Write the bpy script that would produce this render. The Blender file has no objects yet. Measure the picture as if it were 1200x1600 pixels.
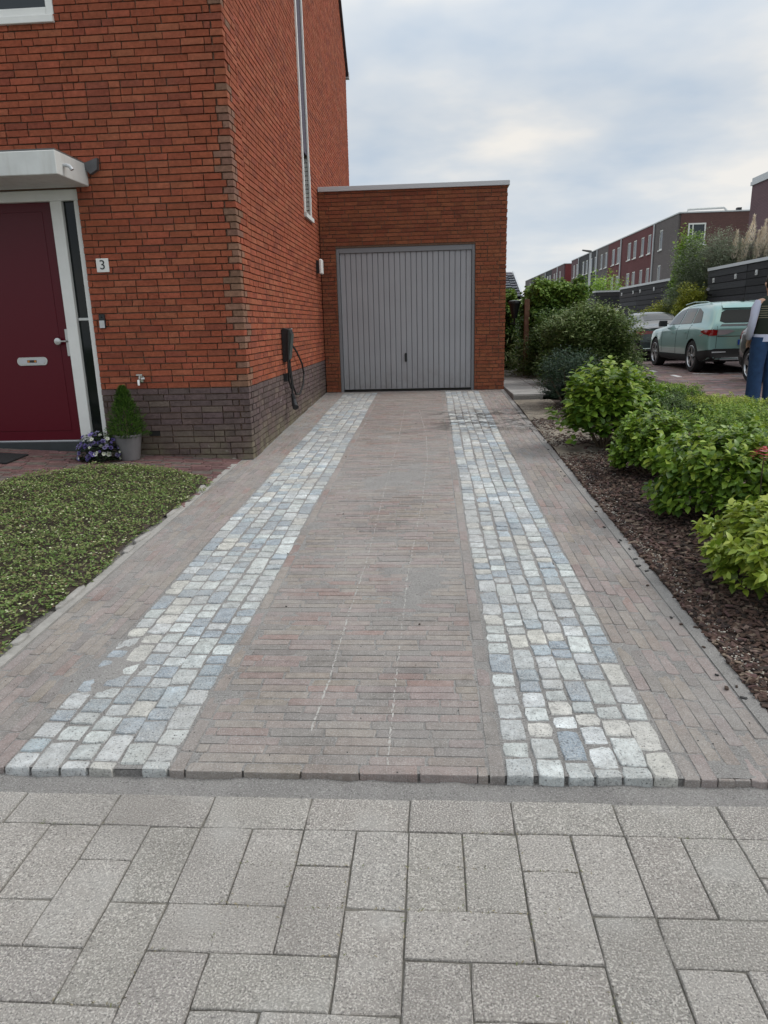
import bpy, bmesh, math, random
import numpy as np
from mathutils import Vector, Matrix, noise
from mathutils.bvhtree import BVHTree
from mathutils.geometry import tessellate_polygon
random.seed(7); RNG = np.random.default_rng(7)
SC = bpy.context.scene
COL = SC.collection
R = math.radians

# ---------------------------------------------------------------- camera
CAM = np.array([0.0, 0.0, 1.5]); FPX = 1100.0
PI_, RO_, YA_ = R(14.862), R(-1.444), R(3.977)
fw = np.array([-math.sin(YA_)*math.cos(PI_), math.cos(YA_)*math.cos(PI_), -math.sin(PI_)])
rt = np.array([math.cos(YA_), math.sin(YA_), 0.0]); up = np.cross(rt, fw)
r2 = rt*math.cos(RO_)+up*math.sin(RO_); u2 = -rt*math.sin(RO_)+up*math.cos(RO_)
cd = bpy.data.cameras.new('camera'); cam = bpy.data.objects.new('camera', cd); COL.objects.link(cam)
cd.sensor_fit = 'VERTICAL'; cd.sensor_height = 36; cd.lens = 36*FPX/1600
cd.clip_start = 0.05; cd.clip_end = 2000
m = Matrix.Identity(4)
for i in range(3):
    m[i][0] = r2[i]; m[i][1] = u2[i]; m[i][2] = -fw[i]; m[i][3] = CAM[i]
cam.matrix_world = m
SC.camera = cam
# ---------------------------------------------------------------- sky and sun
SUN_EL, SUN_AZ = R(46), R(78)      # azimuth clockwise from +Y (north)
w = bpy.data.worlds.new('World'); SC.world = w; w.use_nodes = True
nt = w.node_tree; nt.nodes.clear()
def wn(t, **k):
    n = nt.nodes.new(t)
    for a, b in k.items(): setattr(n, a, b)
    return n
out = wn('ShaderNodeOutputWorld'); bg = wn('ShaderNodeBackground'); sky = wn('ShaderNodeTexSky')
sky.sky_type = 'NISHITA'; sky.sun_disc = False; sky.sun_elevation = SUN_EL; sky.sun_rotation = SUN_AZ
bg.inputs[1].default_value = 0.10
tc = wn('ShaderNodeTexCoord'); sep = wn('ShaderNodeSeparateXYZ'); nt.links.new(tc.outputs['Generated'], sep.inputs[0])
zc = wn('ShaderNodeMath', operation='ADD'); zc.inputs[1].default_value = 0.16
zm = wn('ShaderNodeMath', operation='MAXIMUM'); zm.inputs[1].default_value = 0.0
nt.links.new(sep.outputs[2], zm.inputs[0]); nt.links.new(zm.outputs[0], zc.inputs[0])
dx = wn('ShaderNodeMath', operation='DIVIDE'); dy = wn('ShaderNodeMath', operation='DIVIDE')
nt.links.new(sep.outputs[0], dx.inputs[0]); nt.links.new(zc.outputs[0], dx.inputs[1])
nt.links.new(sep.outputs[1], dy.inputs[0]); nt.links.new(zc.outputs[0], dy.inputs[1])
cb = wn('ShaderNodeCombineXYZ'); nt.links.new(dx.outputs[0], cb.inputs[0]); nt.links.new(dy.outputs[0], cb.inputs[1])
n1 = wn('ShaderNodeTexNoise'); n1.inputs['Scale'].default_value = 1.1; n1.inputs['Detail'].default_value = 5; n1.inputs['Roughness'].default_value = 0.5
nt.links.new(cb.outputs[0], n1.inputs['Vector'])
cr = wn('ShaderNodeValToRGB'); e = cr.color_ramp.elements
e[0].position = 0.38; e[0].color = (4.7, 5.5, 6.45, 1)
e[1].position = 0.62; e[1].color = (8.4, 8.05, 7.5, 1)
x = cr.color_ramp.elements.new(0.5); x.color = (6.1, 6.5, 6.9, 1)
nt.links.new(n1.outputs['Fac'], cr.inputs[0])
# paler towards the horizon, as under thin overcast
hr = wn('ShaderNodeMapRange'); hr.inputs[1].default_value = 0.0; hr.inputs[2].default_value = 0.22; hr.inputs[3].default_value = 0.6; hr.inputs[4].default_value = 0.0
nt.links.new(sep.outputs[2], hr.inputs[0])
mh = wn('ShaderNodeMixRGB'); mh.inputs[2].default_value = (7.3, 7.6, 7.9, 1)
nt.links.new(hr.outputs[0], mh.inputs[0]); nt.links.new(cr.outputs[0], mh.inputs[1])
zb = wn('ShaderNodeMapRange'); zb.inputs[1].default_value = 0.25; zb.inputs[2].default_value = 1.0; zb.inputs[3].default_value = 1.0; zb.inputs[4].default_value = 1.9
nt.links.new(sep.outputs[2], zb.inputs[0])          # overcast sky brightens towards the zenith
sc_ = wn('ShaderNodeVectorMath', operation='SCALE'); nt.links.new(mh.outputs[0], sc_.inputs[0]); nt.links.new(zb.outputs[0], sc_.inputs[3])
mx = wn('ShaderNodeMixRGB'); mx.inputs[0].default_value = 0.93
nt.links.new(sky.outputs[0], mx.inputs[1]); nt.links.new(sc_.outputs[0], mx.inputs[2])
nt.links.new(mx.outputs[0], bg.inputs[0]); nt.links.new(bg.outputs[0], out.inputs[0])
sd = bpy.data.lights.new('sun', 'SUN'); sd.energy = 1.5; sd.angle = R(20); sd.color = (1.0, 0.95, 0.88)
so = bpy.data.objects.new('sun', sd); COL.objects.link(so)
sdir = Vector((math.sin(SUN_AZ)*math.cos(SUN_EL), math.cos(SUN_AZ)*math.cos(SUN_EL), math.sin(SUN_EL)))
so.rotation_euler = sdir.to_track_quat('Z', 'Y').to_euler(); so.location = (20, 0, 30)
vs = SC.view_settings; vs.view_transform = 'Standard'; vs.look = 'None'; vs.gamma = 1; vs.exposure = 0.15; vs.use_curve_mapping = False
SC.render.engine = 'CYCLES'

# ---------------------------------------------------------------- materials
def mat(name, base=(0.5, 0.5, 0.5), rough=0.7, metal=0.0, attr=False, ns=None, namp=0.15, ns2=None, namp2=0.1,
        bump=0.0, bscale=60, spec=0.4, trans=0.0, emit=None, coat=0.0, extra=None, stretch=None):
    """procedural material: base colour (or mesh colour attribute) times two layers of world-space noise, and a noise bump"""
    M = bpy.data.materials.new(name); M.use_nodes = True; T = M.node_tree; N = T.nodes; L = T.links
    b = N['Principled BSDF']
    b.inputs['Roughness'].default_value = rough; b.inputs['Metallic'].default_value = metal
    b.inputs['Specular IOR Level'].default_value = spec
    if coat: b.inputs['Coat Weight'].default_value = coat; b.inputs['Coat Roughness'].default_value = 0.04
    geo = N.new('ShaderNodeNewGeometry'); pos = geo.outputs['Position']
    if stretch:
        vm = N.new('ShaderNodeVectorMath'); vm.operation = 'MULTIPLY'; vm.inputs[1].default_value = stretch
        L.new(pos, vm.inputs[0]); pos = vm.outputs[0]
    if attr:
        a = N.new('ShaderNodeAttribute'); a.attribute_name = 'Col'; c = a.outputs['Color']
    else:
        rgb = N.new('ShaderNodeRGB'); rgb.outputs[0].default_value = (*base, 1); c = rgb.outputs[0]
    for sc_, am in ((ns, namp), (ns2, namp2)):
        if not sc_: continue
        t = N.new('ShaderNodeTexNoise'); t.inputs['Scale'].default_value = sc_; t.inputs['Detail'].default_value = 4; t.inputs['Roughness'].default_value = 0.65
        L.new(pos, t.inputs['Vector'])
        mr = N.new('ShaderNodeMapRange'); mr.inputs[1].default_value = 0.3; mr.inputs[2].default_value = 0.7
        mr.inputs[3].default_value = 1-am; mr.inputs[4].default_value = 1+am; L.new(t.outputs['Fac'], mr.inputs[0])
        v = N.new('ShaderNodeVectorMath'); v.operation = 'SCALE'; L.new(c, v.inputs[0]); L.new(mr.outputs[0], v.inputs[3]); c = v.outputs[0]
    if extra: c = extra(N, L, c, pos, geo, b)
    L.new(c, b.inputs['Base Color'])
    if bump:
        t = N.new('ShaderNodeTexNoise'); t.inputs['Scale'].default_value = bscale; t.inputs['Detail'].default_value = 5; t.inputs['Roughness'].default_value = 0.7
        L.new(pos, t.inputs['Vector'])
        bm_ = N.new('ShaderNodeBump'); bm_.inputs['Strength'].default_value = min(1, bump); bm_.inputs['Distance'].default_value = 0.01
        L.new(t.outputs['Fac'], bm_.inputs['Height']); L.new(bm_.outputs[0], b.inputs['Normal'])
    if trans:
        tr = N.new('ShaderNodeBsdfTranslucent'); L.new(c, tr.inputs[0])
        ms = N.new('ShaderNodeMixShader'); ms.inputs[0].default_value = trans
        L.new(b.outputs[0], ms.inputs[1]); L.new(tr.outputs[0], ms.inputs[2]); L.new(ms.outputs[0], N['Material Output'].inputs[0])
    if emit:
        b.inputs['Emission Color'].default_value = (*emit[0], 1); b.inputs['Emission Strength'].default_value = emit[1]
    return M
def node_noise(N, L, pos, scale, lo, hi, detail=3, rough=0.6, off=None):
    if off:
        v = N.new('ShaderNodeVectorMath'); v.operation = 'ADD'; v.inputs[1].default_value = off; L.new(pos, v.inputs[0]); pos = v.outputs[0]
    t = N.new('ShaderNodeTexNoise'); t.inputs['Scale'].default_value = scale; t.inputs['Detail'].default_value = detail; t.inputs['Roughness'].default_value = rough
    L.new(pos, t.inputs['Vector'])
    mr = N.new('ShaderNodeMapRange'); mr.inputs[1].default_value = lo; mr.inputs[2].default_value = hi; L.new(t.outputs['Fac'], mr.inputs[0])
    return mr.outputs[0]
def mixc(N, L, f, a, bcol):
    mx = N.new('ShaderNodeMixRGB'); L.new(f, mx.inputs[0]); L.new(a, mx.inputs[1])
    if isinstance(bcol, tuple): mx.inputs[2].default_value = (*bcol, 1)
    else: L.new(bcol, mx.inputs[2])
    return mx.outputs[0]
def mul(N, L, a, b):
    m_ = N.new('ShaderNodeMath'); m_.operation = 'MULTIPLY'; L.new(a, m_.inputs[0])
    if isinstance(b, (int, float)): m_.inputs[1].default_value = b
    else: L.new(b, m_.inputs[1])
    return m_.outputs[0]
def dust_extra(amount, sandcol, speck=0.35):
    def f(N, L, c, pos, geo, b):
        d = node_noise(N, L, pos, 1.6, 0.38, 0.66, 6, 0.7)
        c2 = mixc(N, L, mul(N, L, d, amount), c, sandcol)
        g = node_noise(N, L, pos, 190, 0.52, 0.66, 3, 0.6)
        c3 = mixc(N, L, mul(N, L, g, speck), c2, (0.62, 0.62, 0.60))
        g2 = node_noise(N, L, pos, 120, 0.56, 0.68, 3, 0.6, off=(7, 3, 1))
        c4 = mixc(N, L, mul(N, L, g2, speck), c3, (0.08, 0.08, 0.08))
        # damp dark patch in front of the garage, right side
        dm = node_noise(N, L, pos, 4.0, 0.45, 0.58, 5, 0.75, off=(2, 9, 0))
        sp = N.new('ShaderNodeSeparateXYZ'); L.new(pos, sp.inputs[0])
        def band(s, c0, wid):
            a = N.new('ShaderNodeMath'); a.operation = 'SUBTRACT'; L.new(s, a.inputs[0]); a.inputs[1].default_value = c0
            a2 = N.new('ShaderNodeMath'); a2.operation = 'ABSOLUTE'; L.new(a.outputs[0], a2.inputs[0])
            mr = N.new('ShaderNodeMapRange'); mr.inputs[1].default_value = wid*0.5; mr.inputs[2].default_value = wid; mr.inputs[3].default_value = 1; mr.inputs[4].default_value = 0
            L.new(a2.outputs[0], mr.inputs[0]); return mr.outputs[0]
        area = mul(N, L, band(sp.outputs[0], 0.80, 1.0), band(sp.outputs[1], 9.4, 1.15))
        return mixc(N, L, mul(N, L, mul(N, L, area, dm), 0.8), c4, (0.045, 0.043, 0.04))
    return f
SAND = (0.36, 0.345, 0.33)
def wall_extra(N, L, c, pos, geo, b):
    # weathering: broad blotches and a little algae close to the ground
    d = node_noise(N, L, pos, 0.9, 0.40, 0.72, 5, 0.65)
    c = mixc(N, L, mul(N, L, d, 0.22), c, (0.16, 0.085, 0.05))
    e2 = node_noise(N, L, pos, 2.3, 0.60, 0.80, 5, 0.7, off=(3, 8, 5))
    c = mixc(N, L, mul(N, L, e2, 0.30), c, (0.33, 0.17, 0.12))
    g = node_noise(N, L, pos, 90, 0.60, 0.72, 2, 0.5)
    c = mixc(N, L, mul(N, L, g, 0.18), c, (0.38, 0.20, 0.14))
    return c
def alg(N, L, c, pos, geo, b):
    sp = N.new('ShaderNodeSeparateXYZ'); L.new(pos, sp.inputs[0])
    mr = N.new('ShaderNodeMapRange'); mr.inputs[1].default_value = 0.18; mr.inputs[2].default_value = 0.55; mr.inputs[3].default_value = 0.8; mr.inputs[4].default_value = 0.0
    L.new(sp.outputs[2], mr.inputs[0])
    n = node_noise(N, L, pos, 4, 0.35, 0.6, 4)
    c = mixc(N, L, mul(N, L, mr.outputs[0], n), c, (0.20, 0.19, 0.12))
    wv = node_noise(N, L, pos, 9, 0.68, 0.74, 3, 0.5)
    return mixc(N, L, mul(N, L, wv, 0.6), c, (0.45, 0.42, 0.38))

M = {}
M['brick'] = mat('red_brick', attr=True, rough=0.9, ns=35, namp=0.22, ns2=6, namp2=0.10, bump=0.9, bscale=110, spec=0.15, extra=wall_extra)
M['plinth'] = mat('purple_brick', attr=True, rough=0.9, ns=35, namp=0.25, ns2=7, namp2=0.15, bump=0.9, bscale=90, spec=0.2, extra=alg)
M['mortar'] = mat('dark_mortar', (0.17, 0.115, 0.085), 0.95, ns=40, namp=0.3, bump=0.8, bscale=150, spec=0.1)
M['clinker'] = mat('clay_paver', attr=True, rough=0.85, ns=24, namp=0.18, ns2=3, namp2=0.10, bump=0.8, bscale=170, spec=0.25, extra=dust_extra(0.62, SAND, 0.35))
M['sett'] = mat('granite_sett', attr=True, rough=0.75, ns=26, namp=0.30, ns2=8, namp2=0.16, bump=1.0, bscale=70, spec=0.35, extra=dust_extra(0.62, (0.37, 0.365, 0.345), 0.75))
M['sand'] = mat('jointing_sand', (0.31, 0.30, 0.29), 0.95, ns=3, namp=0.18, bump=1.0, bscale=300, spec=0.15, extra=dust_extra(0.2, SAND, 0.6))
M['joint'] = mat('joint_grit', (0.22, 0.21, 0.195), 0.95, ns=3, namp=0.18, bump=1.0, bscale=300, spec=0.15, extra=dust_extra(0.2, SAND, 0.6))
M['slab'] = mat('concrete_paver', attr=True, rough=0.85, ns=9, namp=0.07, ns2=1.3, namp2=0.07, bump=1.0, bscale=340, spec=0.3)
def slab_ex(N, L, c, pos, geo, b):
    for k, (s, lo, hi, col, am) in enumerate(((190, 0.52, 0.60, (0.80, 0.77, 0.72), 0.8), (170, 0.56, 0.66, (0.13, 0.125, 0.12), 0.65), (140, 0.62, 0.68, (0.60, 0.58, 0.53), 0.7), (4, 0.56, 0.72, (0.62, 0.61, 0.58), 0.45), (1.9, 0.5, 0.72, (0.27, 0.25, 0.23), 0.45))):
        g = node_noise(N, L, pos, s, lo, hi, 2, 0.5, off=(k*3.1, k*1.7, 0)); c = mixc(N, L, mul(N, L, g, am), c, col)
    return c
M['slab'] = mat('concrete_paver', attr=True, rough=0.85, ns=9, namp=0.06, bump=1.0, bscale=340, spec=0.3, extra=slab_ex)
M['frontpath'] = mat('path_brick', attr=True, rough=0.85, ns=18, namp=0.25, ns2=2, namp2=0.2, bump=0.8, bscale=170, spec=0.25)
M['concrete'] = mat('smooth_concrete', (0.34, 0.33, 0.31), 0.9, ns=4, namp=0.15, ns2=40, namp2=0.12, bump=0.6, bscale=200)
M['pathslab'] = mat('grey_slab', (0.30, 0.295, 0.285), 0.85, ns=3, namp=0.2, ns2=30, namp2=0.1, bump=0.5, bscale=150)
M['white'] = mat('white_paint', (0.74, 0.75, 0.73), 0.4, ns=5, namp=0.04)
def streaks(N, L, c, pos, geo, b):
    vm = N.new('ShaderNodeVectorMath'); vm.operation = 'MULTIPLY'; vm.inputs[1].default_value = (7, 7, .8); L.new(pos, vm.inputs[0])
    n = node_noise(N, L, vm.outputs[0], 1.5, .5, .75, 4, .6); return mixc(N, L, mul(N, L, n, .35), c, (.36, .34, .29))
M['white2'] = mat('white_render', (0.62, 0.64, 0.63), 0.6, ns=4, namp=0.08, ns2=1.5, namp2=0.05, extra=streaks)
M['whitebrick'] = mat('white_brick', attr=True, rough=0.7, ns=30, namp=0.1, bump=0.5, bscale=90)
M['door'] = mat('wine_red_door', (0.090, 0.004, 0.012), 0.3, spec=0.28)
M['steel'] = mat('brushed_steel', (0.55, 0.56, 0.55), 0.35, metal=0.85)
M['chrome'] = mat('chrome', (0.75, 0.75, 0.75), 0.12, metal=1.0)
M['black'] = mat('black_plastic', (0.02, 0.022, 0.024), 0.4)
M['matblack'] = mat('black_rubber', (0.018, 0.018, 0.018), 0.8)
M['glass'] = mat('dark_glass', (0.006, 0.009, 0.009), 0.05, spec=0.3)
M['glassblue'] = mat('reflecting_glass', (0.02, 0.026, 0.03), 0.05, spec=0.55)
def door_dirt(N, L, c, pos, geo, b):
    sp = N.new('ShaderNodeSeparateXYZ'); L.new(pos, sp.inputs[0])
    mr = N.new('ShaderNodeMapRange'); mr.inputs[1].default_value = 0.4; mr.inputs[2].default_value = 0.95; mr.inputs[3].default_value = 0.55; mr.inputs[4].default_value = 0.06
    L.new(sp.outputs[2], mr.inputs[0]); n = node_noise(N, L, pos, 5, .35, .65, 5, .7)
    return mixc(N, L, mul(N, L, mr.outputs[0], n), c, (.16, .15, .13))
M['garage'] = mat('grey_door_paint', (0.33, 0.345, 0.37), 0.4, ns=2.5, namp=0.06, extra=door_dirt)
M['garageframe'] = mat('grey_frame_paint', (0.20, 0.21, 0.225), 0.45)
M['alu'] = mat('aluminium_trim', (0.52, 0.54, 0.56), 0.45, metal=0.3)
M['mulch'] = mat('bark_chips', attr=True, rough=0.9, ns=60, namp=0.3, spec=0.2)
M['soil'] = mat('bed_soil', (0.055, 0.04, 0.032), 0.95, ns=20, namp=0.4, bump=1.0, bscale=60)
M['leaf'] = mat('green_leaves', attr=True, rough=0.42, spec=0.45, trans=0.28, ns=14, namp=0.12)
M['leafs'] = mat('small_leaves', attr=True, rough=0.55, spec=0.35, trans=0.25)
M['bark'] = mat('bark', (0.10, 0.075, 0.05), 0.9, ns=20, namp=0.3, bump=0.8, bscale=50)
M['flower'] = mat('petals', attr=True, rough=0.6, trans=0.2)
M['pot'] = mat('grey_pot', (0.15, 0.145, 0.15), 0.65, ns=8, namp=0.12)
M['plank'] = mat('charred_planks', attr=True, rough=0.75, ns=5, namp=0.3, stretch=(8, 1, 14), bump=0.6, bscale=8, spec=0.25)
M['street'] = mat('street_brick', (0.17, 0.125, 0.12), 0.85, ns=1.2, namp=0.2, bump=0.4, bscale=60)
M['skin'] = mat('skin', (0.50, 0.31, 0.22), 0.55)
M['hair'] = mat('dark_hair', (0.02, 0.015, 0.012), 0.6, bump=0.6, bscale=200)
M['denim'] = mat('denim', (0.016, 0.050, 0.125), 0.85, ns=12, namp=0.25, bump=0.3, bscale=300)
M['shirt'] = mat('pale_shirt', (0.50, 0.54, 0.68), 0.8, ns=9, namp=0.06)
M['vest'] = mat('dark_green_vest', (0.022, 0.030, 0.022), 0.95)
M['stripe'] = mat('cream_stripe', (0.30, 0.28, 0.2), 0.95)
M['chalk'] = mat('chalk', (0.42, 0.41, 0.39), 0.95)
def carpaint(name, c, metal=0.35): return mat(name, c, 0.3, metal=metal, coat=1.0, spec=0.5)
M['mint'] = carpaint('pale_mint_paint', (0.235, 0.40, 0.375)); M['blackpaint'] = carpaint('black_paint', (0.006, 0.006, 0.007), 0.0)
M['greypaint'] = carpaint('dark_grey_paint', (0.045, 0.045, 0.047)); M['silver'] = carpaint('silver_white_paint', (0.55, 0.57, 0.57))
M['redlens'] = mat('red_lens', (0.22, 0.008, 0.01), 0.12, spec=0.8); M['clearlens'] = mat('smoked_lens', (0.30, 0.27, 0.28), 0.12, spec=0.8)
M['yellow'] = mat('yellow_plate', (0.72, 0.40, 0.02), 0.5); M['blue'] = mat('blue_strip', (0.01, 0.05, 0.30), 0.5)
M['rim'] = mat('alloy', (0.42, 0.43, 0.44), 0.28, metal=0.9)

# ---------------------------------------------------------------- helpers
def link(name, me, m_=None, parent=None):
    o = bpy.data.objects.new(name, me); COL.objects.link(o)
    if me is not None and m_ is not None and not me.materials: me.materials.append(m_)
    if parent is not None: o.parent = parent
    return o
def tag(o, label=None, cat=None, group=None, kind=None):
    if label: o['label'] = label
    if cat: o['category'] = cat
    if group: o['group'] = group
    if kind: o['kind'] = kind
    return o
def empty(name, loc=(0, 0, 0), rz=0.0, parent=None):
    o = bpy.data.objects.new(name, None); COL.objects.link(o); o.location = loc; o.rotation_euler = (0, 0, rz)
    o.empty_display_size = 0.2
    if parent is not None: o.parent = parent
    return o
def mk(name, verts, faces, col=None, smooth=False):
    me = bpy.data.meshes.new(name)
    verts = np.asarray(verts, np.float32); me.vertices.add(len(verts)); me.vertices.foreach_set('co', verts.ravel())
    if isinstance(faces, np.ndarray):
        n, k = faces.shape; me.loops.add(n*k); me.loops.foreach_set('vertex_index', faces.astype(np.int32).ravel())
        me.polygons.add(n); me.polygons.foreach_set('loop_start', np.arange(0, n*k, k, dtype=np.int32))
    else:
        ls = [len(f) for f in faces]; tot = sum(ls); me.loops.add(tot)
        me.loops.foreach_set('vertex_index', np.array([i for f in faces for i in f], np.int32))
        me.polygons.add(len(faces)); st = np.concatenate([[0], np.cumsum(ls)[:-1]]).astype(np.int32); me.polygons.foreach_set('loop_start', st)
    me.update(calc_edges=True)
    me.polygons.foreach_set('use_smooth', np.full(len(me.polygons), bool(smooth)))
    if col is not None:
        a = me.color_attributes.new('Col', 'FLOAT_COLOR', 'POINT')
        c = np.ones((len(verts), 4), np.float32); c[:, :3] = np.asarray(col, np.float32).reshape(-1, 3) if np.ndim(col) > 1 else np.asarray(col)
        a.data.foreach_set('color', c.ravel())
    me.validate()
    return me
BOXF = [(0, 3, 2, 1), (4, 5, 6, 7), (0, 1, 5, 4), (1, 2, 6, 5), (2, 3, 7, 6), (3, 0, 4, 7)]
class MB:
    """collects simple shapes and links them as ONE mesh object"""
    def __init__(s): s.v = []; s.f = []
    def add(s, v, f):
        n = len(s.v); s.v += [tuple(p) for p in v]; s.f += [tuple(i+n for i in q) for q in f]; return s
    def box(s, a, b):
        x0, y0, z0 = a; x1, y1, z1 = b
        return s.add([(x0, y0, z0), (x1, y0, z0), (x1, y1, z0), (x0, y1, z0), (x0, y0, z1), (x1, y0, z1), (x1, y1, z1), (x0, y1, z1)], BOXF)
    def prism(s, poly, axis, a, b):
        """poly: 2d points in the plane of the two other axes (order x,y,z without axis), extruded from a to b"""
        n = len(poly); o = [i for i in range(3) if i != axis]; V = []
        for t in (a, b):
            for p in poly:
                q = [0, 0, 0]; q[axis] = t; q[o[0]] = p[0]; q[o[1]] = p[1]; V.append(q)
        F = [tuple(range(n))[::-1], tuple(range(n, 2*n))] + [(i, (i+1) % n, n+(i+1) % n, n+i) for i in range(n)]
        return s.add(V, F)
    def tube(s, pts, r, n=8, cap=True):
        pts = [Vector(p) for p in pts]; rr = r if isinstance(r, (list, tuple)) else [r]*len(pts); V = []; F = []
        prev = None
        for i, p in enumerate(pts):
            d = (pts[min(i+1, len(pts)-1)]-pts[max(i-1, 0)]).normalized()
            if prev is None: a = d.orthogonal().normalized()
            else: a = (prev-d*prev.dot(d)).normalized()
            prev = a; b = d.cross(a)
            for k in range(n):
                t = 2*math.pi*k/n; V.append(p+(a*math.cos(t)+b*math.sin(t))*rr[i])
        for i in range(len(pts)-1):
            for k in range(n): F.append((i*n+k, i*n+(k+1) % n, (i+1)*n+(k+1) % n, (i+1)*n+k))
        if cap: F.append(tuple(range(n))[::-1]); F.append(tuple(range((len(pts)-1)*n, len(pts)*n)))
        return s.add(V, F)
    def lathe(s, prof, c=(0, 0, 0), n=24, axis=2, cap=True):
        V = []; F = []
        for r_, z in prof:
            for k in range(n):
                t = 2*math.pi*k/n; q = [r_*math.cos(t), r_*math.sin(t), z]
                if axis == 0: q = [q[2], q[0], q[1]]
                if axis == 1: q = [q[0], q[2], q[1]]
                V.append((q[0]+c[0], q[1]+c[1], q[2]+c[2]))
        for i in range(len(prof)-1):
            for k in range(n): F.append((i*n+k, i*n+(k+1) % n, (i+1)*n+(k+1) % n, (i+1)*n+k))
        if cap: F.append(tuple(range(n))[::-1]); F.append(tuple(range((len(prof)-1)*n, len(prof)*n)))
        return s.add(V, F)
    def build(s, name, m_, parent=None, smooth=False, col=None, bev=0.0, kind=None, angle=None):
        me = mk(name, s.v, s.f, col)
        bm = bmesh.new(); bm.from_mesh(me); bmesh.ops.recalc_face_normals(bm, faces=bm.faces)
        if bev: bmesh.ops.bevel(bm, geom=list(bm.edges), offset=bev, segments=1, affect='EDGES', profile=0.7, clamp_overlap=True)
        bm.to_mesh(me); bm.free()
        if smooth:
            me.polygons.foreach_set('use_smooth', np.ones(len(me.polygons), bool))
            me.set_sharp_from_angle(angle=R(angle or 35))
        o = link(name, me, m_, parent)
        if kind: o['kind'] = kind
        return o
def project(p):
    d = np.asarray(p)-CAM; z = d @ fw
    return 600+FPX*(d @ r2)/z, 800-FPX*(d @ u2)/z, z
def rank(loc, size):
    """apparent size of a piece in the photograph; 0 when outside"""
    x_, y_, z_ = project(loc)
    if z_ < 0.3 or x_ < -25 or x_ > 1225 or y_ < -25 or y_ > 1625: return -z_ if z_ > 0 else -99+z_
    return size/z_**2+1e-6
def pieces(name, parent, tmpls, plc, m_, nmax=300, sizefn=None, bonus=None):
    """plc: list of (template index, 3x3 numpy matrix, location). The nmax that show largest become objects, the rest one stuff mesh."""
    if not plc: return
    sc_ = []
    for i, (t, A, loc) in enumerate(plc):
        s_ = sorted([np.linalg.norm(A[:, k]) for k in range(3)]); sc_.append(rank(loc, s_[1]*s_[2]))
    order = sorted(range(len(plc)), key=lambda i: -sc_[i])
    meshes = {}
    pinv = parent.matrix_world.inverted() if parent is not None else None
    for i in order[:nmax]:
        t, A, loc = plc[i]
        if t not in meshes:
            v, f, c = tmpls[t]; meshes[t] = mk(name, v, f, c); meshes[t].materials.append(m_)
        o = bpy.data.objects.new(name, meshes[t]); COL.objects.link(o)
        mm = Matrix(((*A[0], loc[0]), (*A[1], loc[1]), (*A[2], loc[2]), (0, 0, 0, 1)))
        o.matrix_basis = mm
        if parent is not None: o.parent = parent
    rest = order[nmax:]
    if rest:
        joined(name, parent, tmpls, [plc[i] for i in rest], m_)
def joined(name, parent, tmpls, plc, m_, kind='stuff', smooth=False):
    V = []; F = []; C = []; n = 0
    by = {}
    for p in plc: by.setdefault(p[0], []).append(p)
    for t, ps in by.items():
        v, f, c = tmpls[t]; v = np.asarray(v, float); f = np.asarray(f)
        A = np.array([p[1] for p in ps]); Lc = np.array([p[2] for p in ps])
        vv = np.einsum('nij,kj->nki', A, v)+Lc[:, None, :]
        k = len(v); V.append(vv.reshape(-1, 3)); F.append((f[None]+(np.arange(len(ps))*k)[:, None, None]+n).reshape(-1, f.shape[1])); n += k*len(ps)
        cc = np.broadcast_to(np.asarray(c, float).reshape(-1, 3), (k, 3)) if np.ndim(c) == 1 else np.asarray(c)
        C.append(np.tile(cc, (len(ps), 1)))
    me = mk(name, np.concatenate(V), np.concatenate(F), np.concatenate(C), smooth)
    o = link(name, me, m_, parent); o['kind'] = kind
    return o
def jbox(col, jit=0.02, n=1, top=0.0, rc_=0.015, inset=0.05):
    """unit box centred at the origin with uneven corners; top>0 domes and chamfers its +z face"""
    rg = RNG
    if not top:
        v = np.array([(x_, y_, z_) for z_ in (-.5, .5) for x_, y_ in ((-.5, -.5), (.5, -.5), (.5, .5), (-.5, .5))], float)
        v += rg.uniform(-jit, jit, v.shape); return v, np.array(BOXF), col
    ring = [(-.5, -.5), (0, -.5), (.5, -.5), (.5, 0), (.5, .5), (0, .5), (-.5, .5), (-.5, 0)]
    cut = lambda p, k: (p[0]*k, p[1]*k)
    V = []
    for lev, (k, z_) in enumerate(((1, -.5), (1, .5-top*1.6), (1-inset*.3, .5-top*.5), (1-inset, .5))):
        for j, p in enumerate(ring):
            corner = 1-rc_ if j % 2 == 0 else 1.0
            q = cut(p, k*corner); V.append((q[0], q[1], z_))
    V.append((0, 0, .5+top*.3)); V = np.array(V)
    jr = rg.uniform(-jit, jit, (8, 2))
    for lev in range(4): V[lev*8:lev*8+8, :2] += jr
    V[16:, 2] += rg.uniform(-top*.35, top*.35, len(V)-16)
    F = []
    for lev in range(3):
        for j in range(8): F.append((lev*8+j, lev*8+(j+1) % 8, (lev+1)*8+(j+1) % 8, (lev+1)*8+j))
    for j in range(0, 8, 2): F.append((24+j, 24+(j+1) % 8, 24+(j+2) % 8, 32))
    return V, np.array(F), col
def pick(base, var, n, hue=0.06):
    o = []
    for i in range(n):
        k = 1+RNG.uniform(-var, var); o.append(tuple(float(c)*k*(1+RNG.uniform(-hue, hue)) for c in base))
    return o
def basis(u, n, z=(0, 0, 1)): return np.array([u, n, z], float).T

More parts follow.
